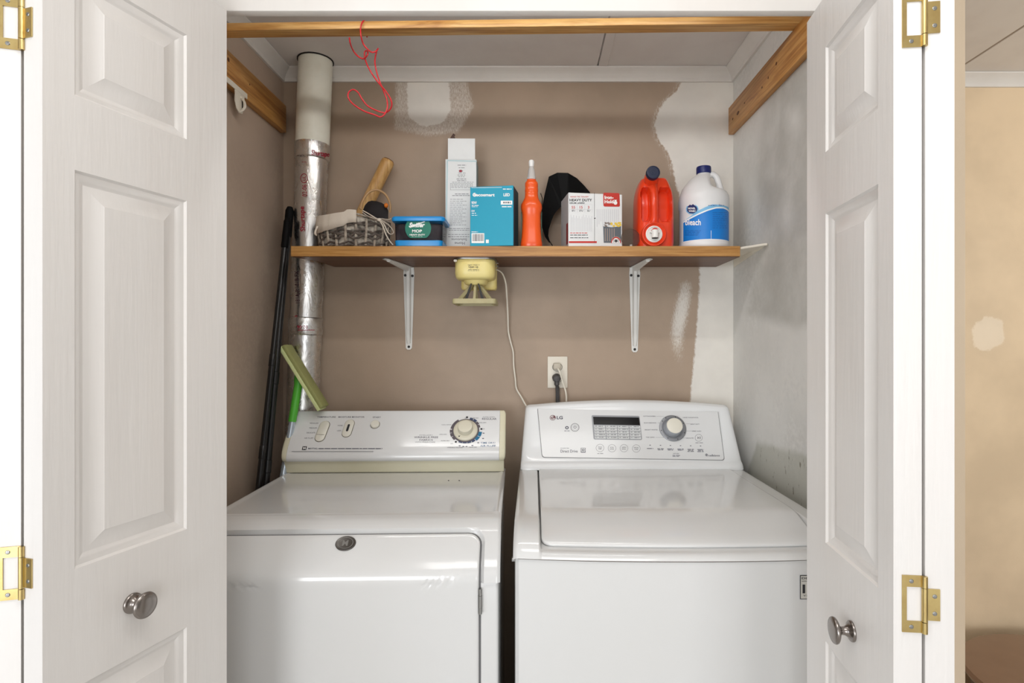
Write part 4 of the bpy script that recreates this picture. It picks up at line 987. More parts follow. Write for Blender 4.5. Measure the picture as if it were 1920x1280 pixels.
q = B(); q.lathe([(.0250, .0312), (.0245, .0330), (.021, .0345), (.004, .035)], FM, 40, cap0=True); obj('knob_cap', q, mat('cap_cream', (224, 220, 206), .35), kb, angle=50)
# sticker on the front, right
def wf_(px, py): 
    Y = 1.203
    for _ in range(6): p = P(px, py, Y); Y = 1.204 + bow(p.x) - .0006
    return P(px, py, Y)
class Front:
    def hit(s, px, py, off=0): p = wf_(px, py); return p + Vector((0, -off, 0))
F_ = Front()
q = B(); rect(q, F_, 1500, 1078, 1552, 1123, 0, n=4); st = obj('energy_sticker', q, 'print_black', wt_, smooth=False)
q = B(); rect(q, F_, 1501.3, 1079.3, 1550.5, 1121.7, .0003, n=4); obj('sticker_face', q, mat('sticker_grey', (196, 194, 186), .5), st, smooth=False)
q = B(); text(q, 'DD 10', F_, 1517, 1083.5, 4, 28, bold=.02, off=.0006); text(q, '10', F_, 1517.5, 1103.5, 17, 26, bold=.03, off=.0006); text(q, 'YEAR', F_, 1518, 1116, 3, 26, off=.0006); rect(q, F_, 1503, 1088.5, 1545, 1089.3, .0006); obj('sticker_print', q, 'print_black', st, smooth=False, kind='stuff')
q = B(); cc = P(957, 1048, 1.29); q.box(WX0 - .006, WX0 + .004, cc.y - .005, cc.y + .005, cc.z - .004, cc.z + .004, .001, 1); obj('hose_clip', q, 'steel', wt_)
# ------------------------------------------------------------------ things on the shelf
ST = CZ + SZ1 + .0006
def yawbox(name, px0, px1, yfront, depth, z1, yaw, label, cat, mats, bevel=.0012):
    """a carton: front face spans px0..px1 at yfront, turned by yaw about its front left foot; returns thing, front plane"""
    a = P(px0, 461, yfront); c, s = math.cos(yaw), math.sin(yaw)
    # width so that the right end projects on px1
    r = (px1 - CX) / FP; w = (r * yfront - a.x) / (c - r * s)
    o = Vector((a.x, yfront, ST)); M = Matrix.Translation(o) @ Matrix.Rotation(yaw, 4, 'Z')
    cen = M @ Vector((w / 2, depth / 2, 0))
    t = thing(name, (cen.x, cen.y, ST), label, cat, rz=0)
    q = B(); q.box(0, w, 0, depth, 0, z1, bevel, 1, M=M); obj('carton', q, mats, t, angle=30)
    return t, Plane(o, Vector((c, s, 0)), (0, 0, 1)), M, w
# basket
mat('wicker', (104, 95, 88), .8, var=1, vrgb=(56, 49, 45), vscale=60, bump=.6, bscale=300); mat('wicker_light', (176, 166, 152), .8, var=1, vrgb=(116, 106, 96), vscale=70, bump=.5, bscale=300)
mat('liner', (216, 206, 192), .85, bump=.35, bscale=500, var=.3); mat('dark_cloth', (34, 30, 32), .8); mat('handle_cane', (176, 140, 98), .5)
bc = Vector((P(664, 461, 1.852).x, 1.852, ST))
t = thing('basket', bc, 'small woven grey basket with cream cloth liner and bow, standing beside the foil pipe', 'basket')
BRX, BRY, BH = .112, .060, .088
def bp(a, z, k=0, tilt=1):
    g = z / BH; rx = BRX * (.93 + .09 * math.sin(min(1, g) * PI * .5) ) + k; ry = BRY * (.92 + .10 * math.sin(min(1, g) * PI * .5)) + k
    return Vector((bc.x + rx * math.cos(a), bc.y + ry * math.sin(a), ST + z))
def rimz(a): return BH + .018 * math.exp(-((math.cos(a) - .05) / .55) ** 2) + .014 * max(0, -math.cos(a) - .15)
q = B(); n = 48; q.rings([[bp(2 * PI * i / n, z, -.006) for i in range(n)] for z in (.004, .03, .055)] + [[bp(2 * PI * i / n, rimz(2 * PI * i / n) - .004, -.006) for i in range(n)]], cap1=False); obj('inner_liner', q, mat('liner_spotted', (206, 198, 184), .85, var=1, vrgb=(38, 33, 30), vscale=40, bump=.5, bscale=90), t)
q = B(); q.rings([[bp(2 * PI * i / n, z, k) for i in range(n)] for z, k in ((0, -.004), (.006, -.003))]); obj('bottom', q, 'wicker', t)
for i in range(22):
    a = 2 * PI * i / 22 + .07; q = B()
    q.tube([bp(a, z, .0012) for z in (.002, .02, .04, .06)] + [bp(a, rimz(a) - .006, .0012)], .0032, 6, squash=(1.3, .7)); obj('stake', q, 'wicker_light', t)
for zz, amp in ((.004, .002), (.009, .002), (.015, .003), (.034, .006), (.040, .006), (.046, .005), (.052, .004), (.072, .003), (.078, .003)):
    q = B(); q.tube([bp(2 * PI * i / 88, zz + amp * math.sin(11 * 2 * PI * i / 88 + zz * 400) + .0012 * math.sin(i * 2.3), .0026 * math.sin(11 * 2 * PI * i / 88 + (0 if int(zz * 1000) % 2 else PI))) for i in range(89)], .0036, 6); obj('weave_strand', q, 'wicker', t)
q = B(); q.tube([bp(2 * PI * i / 60, rimz(2 * PI * i / 60), 0) for i in range(61)], .0036, 8); obj('rim', q, 'wicker_light', t)
# folded cloth band over the left part of the rim
A0, A1 = math.radians(172), math.radians(283)
q = B(); R = []
for i in range(25):
    a = A0 + (A1 - A0) * i / 24; zt2 = rimz(a) + .004 + (.006 if i > 20 else 0); h = .058 - .020 * (i / 24) ** 1.5
    R.append([bp(a, zt2 - .008, -.004), bp(a, zt2, -.001), bp(a, zt2 + .001, .004), bp(a, zt2 - h * .5, .0075 + .001 * math.sin(i * 1.7)), bp(a, zt2 - h, .007 + .0012 * math.sin(i * 1.1))])
q.rings(R, closed=False); lb = obj('cloth_band', q, 'liner', t, angle=70)
sm_ = lb.modifiers.new('thick', 'SOLIDIFY'); sm_.thickness = .0012
for i in (8, 15):
    q = B(); a = A0 + (A1 - A0) * i / 24; q.tube([bp(a, rimz(a) + .004, .0047), bp(a, rimz(a) - .016, .0090), bp(a, rimz(a) - .034, .0088)], .0006, 5); obj('seam', q, mat('seam_cloth', (190, 178, 162), .8), t)
BY = 1.783
def ribbon(pts, w=.0038): q = B(); q.tube([P(*p) for p in pts], w, 8, smooth=5, squash=(1, .35)); return obj('ribbon', q, 'liner', t, angle=80)
ribbon([(681, 395, 1.795), (690, 400, 1.79), (700, 406, 1.786), (710, 412, 1.784)], .005); ribbon([(680, 398, 1.795), (692, 406, 1.79), (711, 413, 1.783)], .004)
ribbon([(711, 412, 1.781), (718, 424, 1.779), (724, 440, 1.778), (731, 452, 1.777), (737, 459, 1.776)], .0048)
ribbon([(711, 412, 1.781), (720, 420, 1.779), (726, 433, 1.777), (732, 439, 1.777), (738, 436, 1.778), (734, 428, 1.779), (725, 419, 1.78), (711, 411, 1.781)], .0040)
ribbon([(710, 410, 1.781), (718, 410, 1.784), (727, 412, 1.79), (733, 410, 1.795)], .0035)
ribbon([(595, 424, 1.80), (592, 431, 1.797), (591, 438, 1.797), (594, 441, 1.80)], .003)
q = B(); q.sphere(P(711, 412, 1.779), .0058, sx=1.2, sz=.9, sy=.7, u=12, w=8); obj('knot', q, 'liner', t)
q = B(); q.tube([P(*p) for p in ((676, 392, 1.80), (680, 377, 1.803), (689, 363, 1.808), (700, 356.5, 1.812), (711, 357, 1.818), (722, 364, 1.826), (729, 375, 1.833), (732, 388, 1.838), (731, 398, 1.842))], .0036, 10, smooth=6); obj('handle', q, 'handle_cane', t, angle=80)
q = B(); q.rings([[P(x, y + dy, 1.86 + dz) for x, y in ((680, 396), (684, 386), (690, 379), (697, 377), (706, 378), (716, 381), (724, 387), (728, 396))] for dy, dz in ((14, .03), (0, .02), (-1, .01), (0, -.01), (14, -.02))]); 
solo('dark_cloth', q, 'dark_cloth', 'dark folded cloth bundled inside the small woven basket', 'cloth', P(704, 390, 1.86), angle=60)
q = B(); q.sphere(P(724, 385, 1.835), .0065, sz=1.2, u=14, w=9); solo('orange_ball', q, mat('orange_bit', (216, 118, 30), .35), 'small round orange thing peeping out of the woven basket', 'ball', P(724, 385, 1.835))
# wooden pin
p1 = P(727, 304, 1.948); p0 = P(660, 440, 1.935); d_ = (p0 - p1); L_ = d_.length
p0 = p1 + d_ * ((p1.z - ST - .012) / (p1.z - p0.z)) if p0.z < p1.z else p0
t = thing('rolling_pin', p0, 'pale wooden rolling pin leaning against the wall behind the basket', 'rolling pin')
M = Matrix.Translation(p0) @ Vector((0, 0, 1)).rotation_difference((p1 - p0).normalized()).to_matrix().to_4x4(); L_ = (p1 - p0).length
q = B(); q.lathe([(.004, -.003), (.012, 0), (.0195, .006), (.0215, .016), (.0215, L_ - .05), (.0222, L_ - .02), (.0222, L_ - .004), (.0205, L_ + .004), (.015, L_ + .008), (.004, L_ + .0095)], M, 28); obj('roller', q, 'pin_wood', t, angle=50)
q = B(); q.lathe([(.0165, L_ + .0085), (.012, L_ + .0105), (.004, L_ + .0115)], M, 24, cap0=False); obj('worn_end', q, mat('worn_wood', (176, 120, 82), .7, var=.8, vrgb=(140, 92, 60), vscale=60), t)
# plastic tub
mat('tub_blue', (24, 138, 208), .25, var=.1); mat('clear_plastic', (245, 248, 250), .04, trans=1, ior=1.2)
a, c = P(739, 461, 1.778), P(829, 461, 1.778)
tx, ty, hx, hy = (a.x + c.x) / 2, 1.834, (c.x - a.x) / 2, .054
t = thing('plastic_tub', (tx, ty, ST), 'clear plastic tub of dark cloths with blue lid and green round label', 'tub')
def TR(k, z, r=.014, y=0): return RR(hx + k, hy + k, z, r, cy=ty, cxx=tx)
q = B(); q.rings([TR(-.006, ST), TR(-.001, ST + .003), TR(.0005, ST + .018), TR(.0005, ST + .0195)]); obj('blue_base', q, 'tub_blue', t)
q = B(); q.rings([TR(-.001, ST + .0196), TR(.001, ST + .079)], cap0=False, cap1=False); w_ = obj('clear_wall', q, 'clear_plastic', t); 
q = B(); q.rings([TR(-.0035, ST + .020), TR(-.0025, ST + .066), TR(-.006, ST + .071), TR(-.03, ST + .072)]); obj('wet_cloths', q, mat('mop_cloth', (58, 50, 56), .8, bump=.8, bscale=60, var=1, vrgb=(34, 28, 32), vscale=18), t)
q = B(); q.rings([TR(.001, ST + .0775), TR(.0075, ST + .0785), TR(.0085, ST + .081), TR(.0085, ST + .089), TR(.006, ST + .0925), TR(-.002, ST + .0935), TR(-.004, ST + .0905), TR(-.01, ST + .0900)]); obj('lid', q, 'tub_blue', t)
tp = Plane((tx, ty - hy - .0012, ST), (1, 0, 0), (0, 0, 1))
q = B(); n = 40; q.face([q.v(tp.hit(784 + 24.5 * math.cos(2 * PI * i / n), min(446.0, max(413, 428 + 23 * math.sin(2 * PI * i / n))), .0004)) for i in range(n)]); lb = obj('label', q, mat('label_green', (8, 112, 92), .4), t, smooth=False)
q = B(); text(q, 'Swiffer', tp, 782, 421.5, 9, 29, bold=.045, shear=.3, off=.0009); text(q, 'MOP', tp, 782, 433, 5.6, 18.5, bold=.03, off=.0009); text(q, 'HEAVY DUTY', tp, 782.5, 440, 3, 29, bold=.03, off=.0009); greek(q, tp, 772, 443, 20, .5, 5, 3, off=.0009); quad(q, tp, [(767, 425), (796, 414.5), (797, 416), (769, 427)], .0007); obj('label_print', q, 'print_white', lb, smooth=False, kind='stuff')
# tall white carton with its top flap up
mat('carton_white', (222, 224, 224), .6, var=.3); mat('carton_pale_blue', (180, 202, 206), .6); mat('carton_side', (150, 168, 172), .7)
t, cpn, M, w = yawbox('tall_carton', 835, 893, 1.876, .078, .3015, math.radians(1.0), 'tall narrow white carton with its top flap standing open', 'carton', 'carton_white')
q = B(); q.box(.0085, w - .004, -.0006, .0006, .3010, .3685, M=M); obj('top_flap', q, 'carton_white', t)
q = B(); quad(q, cpn, [(839.5, 299.5), (893.8, 301), (893.6, 303.5), (839, 302)], .0006); quad(q, cpn, [(837.5, 300), (840, 300), (837.2, 461), (834.6, 461)], .0006); obj('edge_stripe', q, 'carton_pale_blue', t, smooth=False, kind='stuff')
q = B(); q.box(w, w + .0006, .002, .076, .001, .300, M=M); obj('side_print', q, 'carton_side', t)
q = B()
y = 309
for i, (x, y, wd_, h) in enumerate([(858, 309, 16, 1), (860, 314, 12, .9), (859, 324, 14, .8), (858, 327.5, 14, 1), (859, 331, 12, .8), (856, 335, 18, 1), (857, 338, 17, .9), (848, 341, 40, .7)] + [(846 - .05 * k, 346 + k * 2.6, 38, .7) for k in range(3)] + [(853, 363, 26, 1), (848, 366, 34, 1)] + [(844 - k * .1, 373 + k * 3.7, 24 + (k * 7) % 14, .7) for k in range(14)] + [(842, 428, 38, .8), (842, 431, 38, .8), (840, 439, 40, .8), (840, 443, 40, 1)]): greek(q, cpn, x, y, wd_, h, 5, i, off=.0007)
disc(q, cpn, 864, 320.5, 4.5, 2.6, .0007, n=4)
for x0, y0, x1, y1 in ((844.5, 343.5, 886, 344), (844, 355.5, 885.5, 356), (844.3, 343.5, 844.8, 356), (885.4, 343.5, 885.9, 356)): rect(q, cpn, x0, y0, x1, y1, .0007)
text(q, 'Home', cpn, 862, 456, 5.5, 19, flip=True, bold=.01, off=.0007); text(q, 'Solutions', cpn, 861, 449, 4.5, 29, flip=True, bold=.01, off=.0007); obj('print', q, 'print_grey', t, smooth=False, kind='stuff')
q = B(); rect(q, cpn, 861, 318.5, 866, 322.5, .0009); obj('red_mark', q, 'print_red', t, smooth=False)
q = B(); pts = [(839, 318), (840, 285), (841, 268), (845, 257), (850, 250), (854, 253), (852, 256), (855, 262), (856, 268), (853, 300), (853, 318)]
q.rings([[P(x, y, Y) for x, y in pts] for Y in (1.962, 1.968)]); solo('dark_strap', q, mat('dark_brown', (52, 34, 28), .45, var=.8, vrgb=(96, 58, 38), vscale=30), 'dark brown pointed strap standing up behind the tall white carton', 'strap', P(846, 300, 1.965), smooth=False)
# let it reach the shelf
q = B(); q.rings([[Vector((x, Y, z)) for x, z in ((-.286, ST), (-.266, ST), (-.266, CZ + .60), (-.2925, CZ + .60))] for Y in (1.9625, 1.9675)]); obj('strap_tail', q, 'dark_brown', bpy.data.objects['dark_strap'], smooth=False)
# teal lamp carton
mat('teal', (22, 152, 182), .45, var=.15, vrgb=(18, 142, 172)); mat('teal_dark', (20, 62, 76), .5)
t, cpn, M, w = yawbox('teal_carton', 881.5, 962.5, 1.776, .090, .1835, math.radians(-8), 'teal blue light bulb carton in front of the tall white one', 'carton', 'teal')
q = B(); q.box(w, w + .0006, .002, .088, .001, .182, M=M); obj('side_panel', q, 'teal_dark', t)
q = B(); o = .0006
text(q, 'ecosmart', cpn, 910, 365.5, 5.2, 35, bold=.03, off=o); disc(q, cpn, 890, 365, 3.8, 3.6, o, r2=.5, a0=-.6 + PI * .0, a1=5.2); disc(q, cpn, 890.5, 365, 1.7, 1.6, o); text(q, 'LED', cpn, 950, 365, 5.6, 12, bold=.03, off=o)
text(q, '90W', cpn, 889, 380, 5.5, 10, bold=.02, off=o); greek(q, cpn, 884.5, 384.5, 13, 1.2, 6, 1, off=o); greek(q, cpn, 884.5, 387, 11, .9, 5, 2, off=o); text(q, '15W', cpn, 887, 395.5, 3.5, 6.5, bold=.02, off=o); greek(q, cpn, 884.5, 399, 8, 1.3, 6, 3, off=o); greek(q, cpn, 884.5, 403, 11, .9, 6, 4, off=o); greek(q, cpn, 943, 353.5, 16, 1.6, 5, 5, off=o); greek(q, cpn, 941, 386.5, 18, 1.8, 7, 6, off=o); rect(q, cpn, 939, 376, 960.5, 383.5, o); rect(q, cpn, 884, 437, 908, 455.5, o); greek(q, cpn, 884, 434, 12, 1.2, 12, 7, off=o); rect(q, cpn, 911, 449, 916.5, 455.5, o); quad(q, cpn, [(884, 351.5), (941, 350.8), (941, 351.5), (884, 352.2)], o)
obj('white_print', q, 'print_white', t, smooth=False, kind='stuff')
q = B(); rr = random.Random(3); x = 886
while x < 906: ww = rr.choice((.7, 1.1, 1.7)); rect(q, cpn, x, 438.5, x + ww, 452, .0009); x += ww + rr.choice((.7, 1.2))
greek(q, cpn, 943.5, 378, 14, 3.2, 4, 4, off=.0009); obj('bar_code', q, 'print_grey', t, smooth=False, kind='stuff')
# orange spray bottle
mat('orange', (232, 88, 26), .3, var=.3, vrgb=(214, 66, 22), sss=.0, coat=.2); mat('frosted', (232, 232, 230), .25, trans=.55, ior=1.3)
sb = P(996.5, 461, 1.812); K = 1.812 / FP
t = thing('spray_bottle', (sb.x, sb.y, ST), 'orange squeeze bottle with a translucent white spout', 'bottle')
prof = [(19, 461.5), (20.5, 459), (20.3, 452), (18.6, 440), (17.5, 425), (17, 408), (17.3, 398), (19, 391), (20, 386), (19.4, 380), (16.5, 374), (13.2, 368), (12.2, 362), (12.4, 358.5), (11.8, 357), (12.4, 355.5), (12.3, 349), (11.6, 347.5), (12.2, 346), (12, 340), (10.5, 336.5), (8.8, 335.5), (8.6, 332)]
zb_ = lambda y: ST + (461.5 - y) * K
def oval_rings(prof, ky, cxp, n=36, sup=2.6):
    R = []
    for hw, y in prof:
        k = min(1, max(0, (y - 374) / 20)); e = 2 / (2 + (sup - 2) * k)
        R.append([Vector((cxp.x + hw * K * math.copysign(abs(math.cos(a)) ** e, math.cos(a)), cxp.y + hw * K * ky * math.copysign(abs(math.sin(a)) ** e, math.sin(a)), zb_(y))) for a in [2 * PI * i / n for i in range(n)]])
    return R
q = B(); q.rings(oval_rings(prof, .78, sb)); obj('body', q, 'orange', t, angle=45)
q = B(); q.lathe([(8.4 * K, zb_(333)), (8.6 * K, zb_(329)), (7.6 * K, zb_(327)), (6.2 * K, zb_(316)), (4.2 * K, zb_(309)), (4.0 * K, zb_(306))], Matrix.Translation((sb.x, sb.y, 0)), 24); obj('spout', q, 'frosted', t)
q = B(); q.lathe([(4.0 * K, zb_(309)), (5.0 * K, zb_(306)), (5.2 * K, zb_(299)), (4.2 * K, zb_(296.6)), (1 * K, zb_(296.2))], Matrix.Translation((sb.x, sb.y, 0)), 24); obj('spout_tip', q, mat('tip_white', (226, 226, 224), .35), t)
for s in (-1, 1):
    q = B(); R = []
    for y in (450, 435, 420, 405, 394): R.append([Vector((sb.x + s * (18.0 if y < 440 else 19.2) * K * 1.0 + s * .0016, sb.y + dy, zb_(y))) for dy in (-.008, .018)])
    q.rings(R, closed=False); o = obj('side_label', q, mat('label_dark_green', (30, 62, 44), .5), t, smooth=False); m_ = o.modifiers.new('thick', 'SOLIDIFY'); m_.thickness = .002; m_.offset = 0
# black curved shade behind
vo = [(1030, 455.5), (1022, 444), (1016, 425), (1014, 405), (1017, 385), (1021, 365), (1025, 348), (1029, 331), (1045, 323.5), (1065, 324), (1082, 334), (1095, 347), (1106, 360), (1110, 385)]
vi = [(1031.5, 454), (1028, 442), (1029, 430), (1034, 414), (1038, 404), (1042, 398), (1046, 393), (1050, 389), (1056, 387), (1062, 387), (1070, 390), (1080, 396), (1092, 402), (1104, 410)]
q = B()
def shp(x, y, dd): return P(x, y, 1.955 - .030 * math.exp(-((x - 1058) / 30) ** 2) + dd)
q.rings([[shp(*a, 0), shp(*c, 0), shp(*c, .008), shp(*a, .008)] for a, c in zip(vo, vi)])
bv = thing('black_visor', P(1058, 461, 1.95), 'black curved visor shape standing behind the white bag carton', 'visor')
obj('shell', q, 'black_matte', bv, smooth=False)
q = B(); q.tube([P(1017, 425, 1.955), P(1024, 442, 1.955), P(1036, 460.5, 1.955)], .0014, 6); q.tube([P(1013.5, 362, 1.955), P(1017, 372, 1.955), P(1015, 400, 1.955)], .0012, 6); obj('strap', q, 'black_matte', bv, kind='stuff')
q = B(); q.tube([P(1104, 405, 1.958), P(1106, 464, 1.958)], .004, 8); obj('stem', q, 'black_matte', bv)
# white bag carton
mat('carton_grey_side', (176, 176, 178), .6); mat('label_red', (190, 54, 44), .45)
t, cpn, M, w = yawbox('bag_carton', 1066, 1166.5, 1.778, .115, .1670, math.radians(8.5), 'white printed carton of heavy duty bags with a red corner label', 'carton', 'carton_white')
q = B(); q.box(-.0006, 0, .002, .113, .001, .166, M=M); sd = obj('side_panel', q, 'carton_grey_side', t)
q = B(); q.box(-.0010, -.0006, .004, .03, .01, .075, M=M); obj('side_red_label', q, mat('label_dark_red', (132, 36, 40), .5), sd)
q = B(); o = .0006
L = lambda pts_, off=o: quad(q, cpn, pts_, off)
L(polyround([(1131, 361), (1131.5, 387), (1162.5, 387.5), (1161.5, 362)], 3)); text(q, 'WIND TIE TOUGH', cpn, 1086, 368.7, 2.6, 34, bold=.01, off=o); text(q, '55', cpn, 1075, 388.5, 5, 6.5, off=o, bold=.01); text(q, '15', cpn, 1089.5, 388.5, 5, 5.5, off=o, bold=.01); text(q, '3', cpn, 1103.5, 388.5, 5, 3, off=o, bold=.01)
rect(q, cpn, 1066.5, 452, 1119, 455.5, o); greek(q, cpn, 1069, 436, 33, 1.2, 6, 4, off=o)
obj('red_print', q, 'label_red', t, smooth=False, kind='stuff')
q = B(); text(q, 'Iron-', cpn, 1142, 370, 6.5, 17, bold=.04, off=.0010); text(q, 'Hold', cpn, 1142, 378, 6.5, 17, bold=.04, off=.0010); disc(q, cpn, 1154, 380, 3.4, 3.8, .0010); quad(q, cpn, [(1151, 374.5), (1157, 374.5), (1155, 377), (1153, 377)], .0010); obj('logo_print', q, 'print_white', t, smooth=False, kind='stuff')
q = B(); text(q, 'HEAVY DUTY', cpn, 1089, 375, 5, 42, bold=.025, off=o); text(q, 'DRUM LINERS', cpn, 1082, 380.5, 2.8, 28, bold=.02, off=o); rect(q, cpn, 1114.3, 361, 1114.9, 407, o); rect(q, cpn, 1114, 408, 1116.5, 410, o); rect(q, cpn, 1114.6, 410, 1115.2, 455, o)
for x, wd_ in ((1072, 7), (1086, 8), (1101, 6)): greek(q, cpn, x, 393.5, wd_, .8, 4, x, off=o); greek(q, cpn, x, 395.5, wd_ - 1, .8, 4, x + 1, off=o)
greek(q, cpn, 1069, 440, 33, 1.2, 5, 5, off=o); greek(q, cpn, 1069, 445, 34, 1.2, 5, 6, off=o); obj('black_print', q, 'print_black', t, smooth=False, kind='stuff')
q = B()
for x in (1067.5, 1082.3, 1096.3, 1110): rect(q, cpn, x, 383, x + .4, 398, o)
rect(q, cpn, 1067.5, 382.7, 1110, 383, o); rect(q, cpn, 1067.5, 392.3, 1110, 392.6, o)
for k in range(16): rect(q, cpn, 1070 + k * 2.6, 402 + (k * 5) % 9, 1070.7 + k * 2.6, 434, o)
for k in range(12): rect(q, cpn, 1119 + k * 3.6, 392, 1120 + k * 3.6, 425 - (k % 3) * 5, o)
obj('picture_lines', q, mat('print_pale', (196, 196, 200), .6), t, smooth=False, kind='stuff')
q = B(); o2 = .0009
quad(q, cpn, [(1131, 424), (1147, 426), (1164.5, 424), (1164.5, 455), (1132, 455)], o2)
obj('can_picture', q, mat('print_steel', (92, 98, 104), .5), t, smooth=False, kind='stuff')
q = B(); rr = random.Random(5)
for k in range(12): disc(q, cpn, 1146 + rr.random() * 18, 417 + rr.random() * 7, 2.6, 1.9, o2 + k * .00002, n=8)
obj('yellow_picture', q, mat('print_yellow', (222, 190, 70), .5), t, smooth=False, kind='stuff')
q = B()
for k in range(5): rect(q, cpn, 1134 + k * 4.2, 428, 1135.6 + k * 4.2, 452, o2 + .0002)
for k in range(9): x, y, a = 1134 + rr.random() * 10, 417 + rr.random() * 7, rr.random() * PI; disc(q, cpn, x, y, 2.4, .8 + rr.random(), o2 + .0003, n=6)
disc(q, cpn, 1155, 451.5, 9, 8.5, .0012, n=20, r2=0, a0=PI, a1=2 * PI); obj('grey_picture', q, mat('print_greyish', (150, 136, 128), .5), t, smooth=False, kind='stuff')
q = B(); disc(q, cpn, 1155, 455.5, 9.3, 11.5, .0013, n=24, a0=PI, a1=2 * PI); e0 = obj('corner_badge', q, 'label_red', t, smooth=False)
q = B(); disc(q, cpn, 1155, 455.5, 7.6, 9.2, .0015, n=24, a0=PI, a1=2 * PI); obj('badge_face', q, 'print_white', e0, smooth=False)
q = B(); disc(q, cpn, 1155, 451.5, 1.8, 3.2, .0018, n=12)
for s in (-1, 1):
    for dy in (-3, 0, 2.5): quad(q, cpn, [(1155, 451 + dy * .3), (1155 + s * 5.5, 450.6 + dy), (1155 + s * 5.5, 451.4 + dy), (1155, 452 + dy * .3)], .0019)
obj('badge_print', q, 'print_black', e0, smooth=False, kind='stuff')
# clear disc
cd_ = P(1183, 461, 1.79); cd_.z = ST
t = thing('clear_lid', cd_, 'clear round plastic lid standing between bag carton and red jug', 'lid')
M = Matrix.Translation((cd_.x, 1.80, ST + .0295)) @ Matrix.Rotation(PI / 2 - .12, 4, 'X')
q = B(); q.lathe([(.0285, -.001), (.0295, 0), (.0295, .003), (.0280, .004), (.026, .0022), (.004, .002)], M, 40); obj('rim', q, mat('dim_clear', (205, 198, 190), .1, trans=.96, ior=1.15), t)
q = B(); q.box(cd_.x - .003, cd_.x + .004, 1.789, 1.796, ST, ST + .009, .0015, 1); obj('tab', q, 'frosted', t)
# red detergent jug with spigot
mat('jug_red', (226, 62, 24), .28, coat=.25, var=.2, vrgb=(212, 46, 20)); mat('cap_navy', (26, 36, 62), .45)
K = 1.785 / FP; X = lambda px: (px - CX) * K; Z = lambda py: ST + (462.5 - py) * K
t = thing('detergent_jug', (X(1232), 1.85, ST), 'red orange detergent jug with dark cap and white front spigot', 'jug')
def jw(z):    # half width
    g = (z - ST) / .226; return (.0575 * (1 - max(0, (g - .62) / .38) ** 2.6 * .32)) * (1 - .05 * max(0, 1 - g / .06)) if g < 1 else .036
JC = X(1232.5)
def jfront(u, v):
    z = ST + .2262 * v; hw = jw(z); x = (2 * u - 1); g = v
    e = 1 - max(0, abs(x) - .55) / .45; yy = 1.788 + .03 * (1 - math.sqrt(max(0, 1 - (max(0, abs(x) - .60) / .40) ** 2))) + .030 * max(0, (g - .55) / .45) ** 1.6
    X_ = JC + hw * x; 
    # finger recesses either side of the handle
    for x0, wx in ((JC - .0335, .0150), (JC + .0268, .0215)):
        dz = (z - (ST + .135)) / .056; dx = (X_ - x0) / wx; r = dx * dx * dx * dx + dz ** 4
        if r < 1: yy += .032 * min(1, (1 - r) * 2.2)
    hz = min(1, max(0, (z - ST - .055) / .03)); dx = (X_ - (JC - .0085)) / .014
    if abs(dx) < 1 and hz > 0: yy -= .010 * (1 - dx * dx) * hz
    if v > .985: yy += .012 * (v - .985) / .015
    return Vector((X_, yy, z))
NU, NV = 64, 70; q = B(); V = [[q.v(jfront(i / NU, j / NV)) for i in range(NU + 1)] for j in range(NV + 1)]
for a, c in zip(V, V[1:]):
    for i in range(NU): q.face((a[i], a[i + 1], c[i + 1], c[i]))
# sides, back
def jback(k, j):
    v = j / NV; z = ST + .2262 * v; hw = jw(z); a = PI * k / 16; f = jfront(1, v); 
    x = JC + hw * math.cos(a) ; yb = 1.955 - .03 * v; y0 = f.y + .0
    s = math.sin(a); return Vector((JC + hw * math.copysign(abs(math.cos(a)) ** .45, math.cos(a)), y0 + (yb - y0) * min(1, s ** .45 if s > 0 else 0), z))
Bk = [[V[j][NU]] + [q.v(jback(k, j)) for k in range(1, 16)] + [V[j][0]] for j in range(NV + 1)]
for a, c in zip(Bk, Bk[1:]):
    for i in range(16): q.face((a[i], a[i + 1], c[i + 1], c[i]))
q.face([v for v in V[-1]] + Bk[-1][1:-1]); q.face(list(reversed([v for v in V[0]] + Bk[0][1:-1])))
obj('body', q, 'jug_red', t, angle=50)
# shoulder hump and neck to the filler cap
nk = Vector((X(1224), 1.800, Z(337))); cp_ = Vector((X(1222.5), 1.772, Z(326.5))); axn = Vector((0, -1, .10)).normalized()
q = B(); q.tube([Vector((JC - .002, 1.87, Z(362))), Vector((X(1228), 1.85, Z(343))), Vector((X(1224), 1.815, Z(334))), cp_ - axn * .006], [.034, .030, .022, .0165], 24, smooth=5); q.tube([Vector((X(1245), 1.90, Z(350))), Vector((X(1245), 1.88, Z(345)))], [.032, .026], 20); obj('shoulder', q, 'jug_red', t, kind='stuff', angle=60)
M = Matrix.Translation(cp_) @ Vector((0, 0, 1)).rotation_difference(axn).to_matrix().to_4x4()
q = B(); q.lathe([(.0200, -.010), (.0210, -.008), (.0212, .006), (.0198, .0085), (.0165, .009), (.0160, .0078), (.0090, .0078), (.0085, .0086), (.0065, .0086), (.006, .0078), (.003, .0078), (.0026, .0088), (.0005, .0088)], M, 36); obj('filler_cap', q, 'cap_navy', t, angle=40)
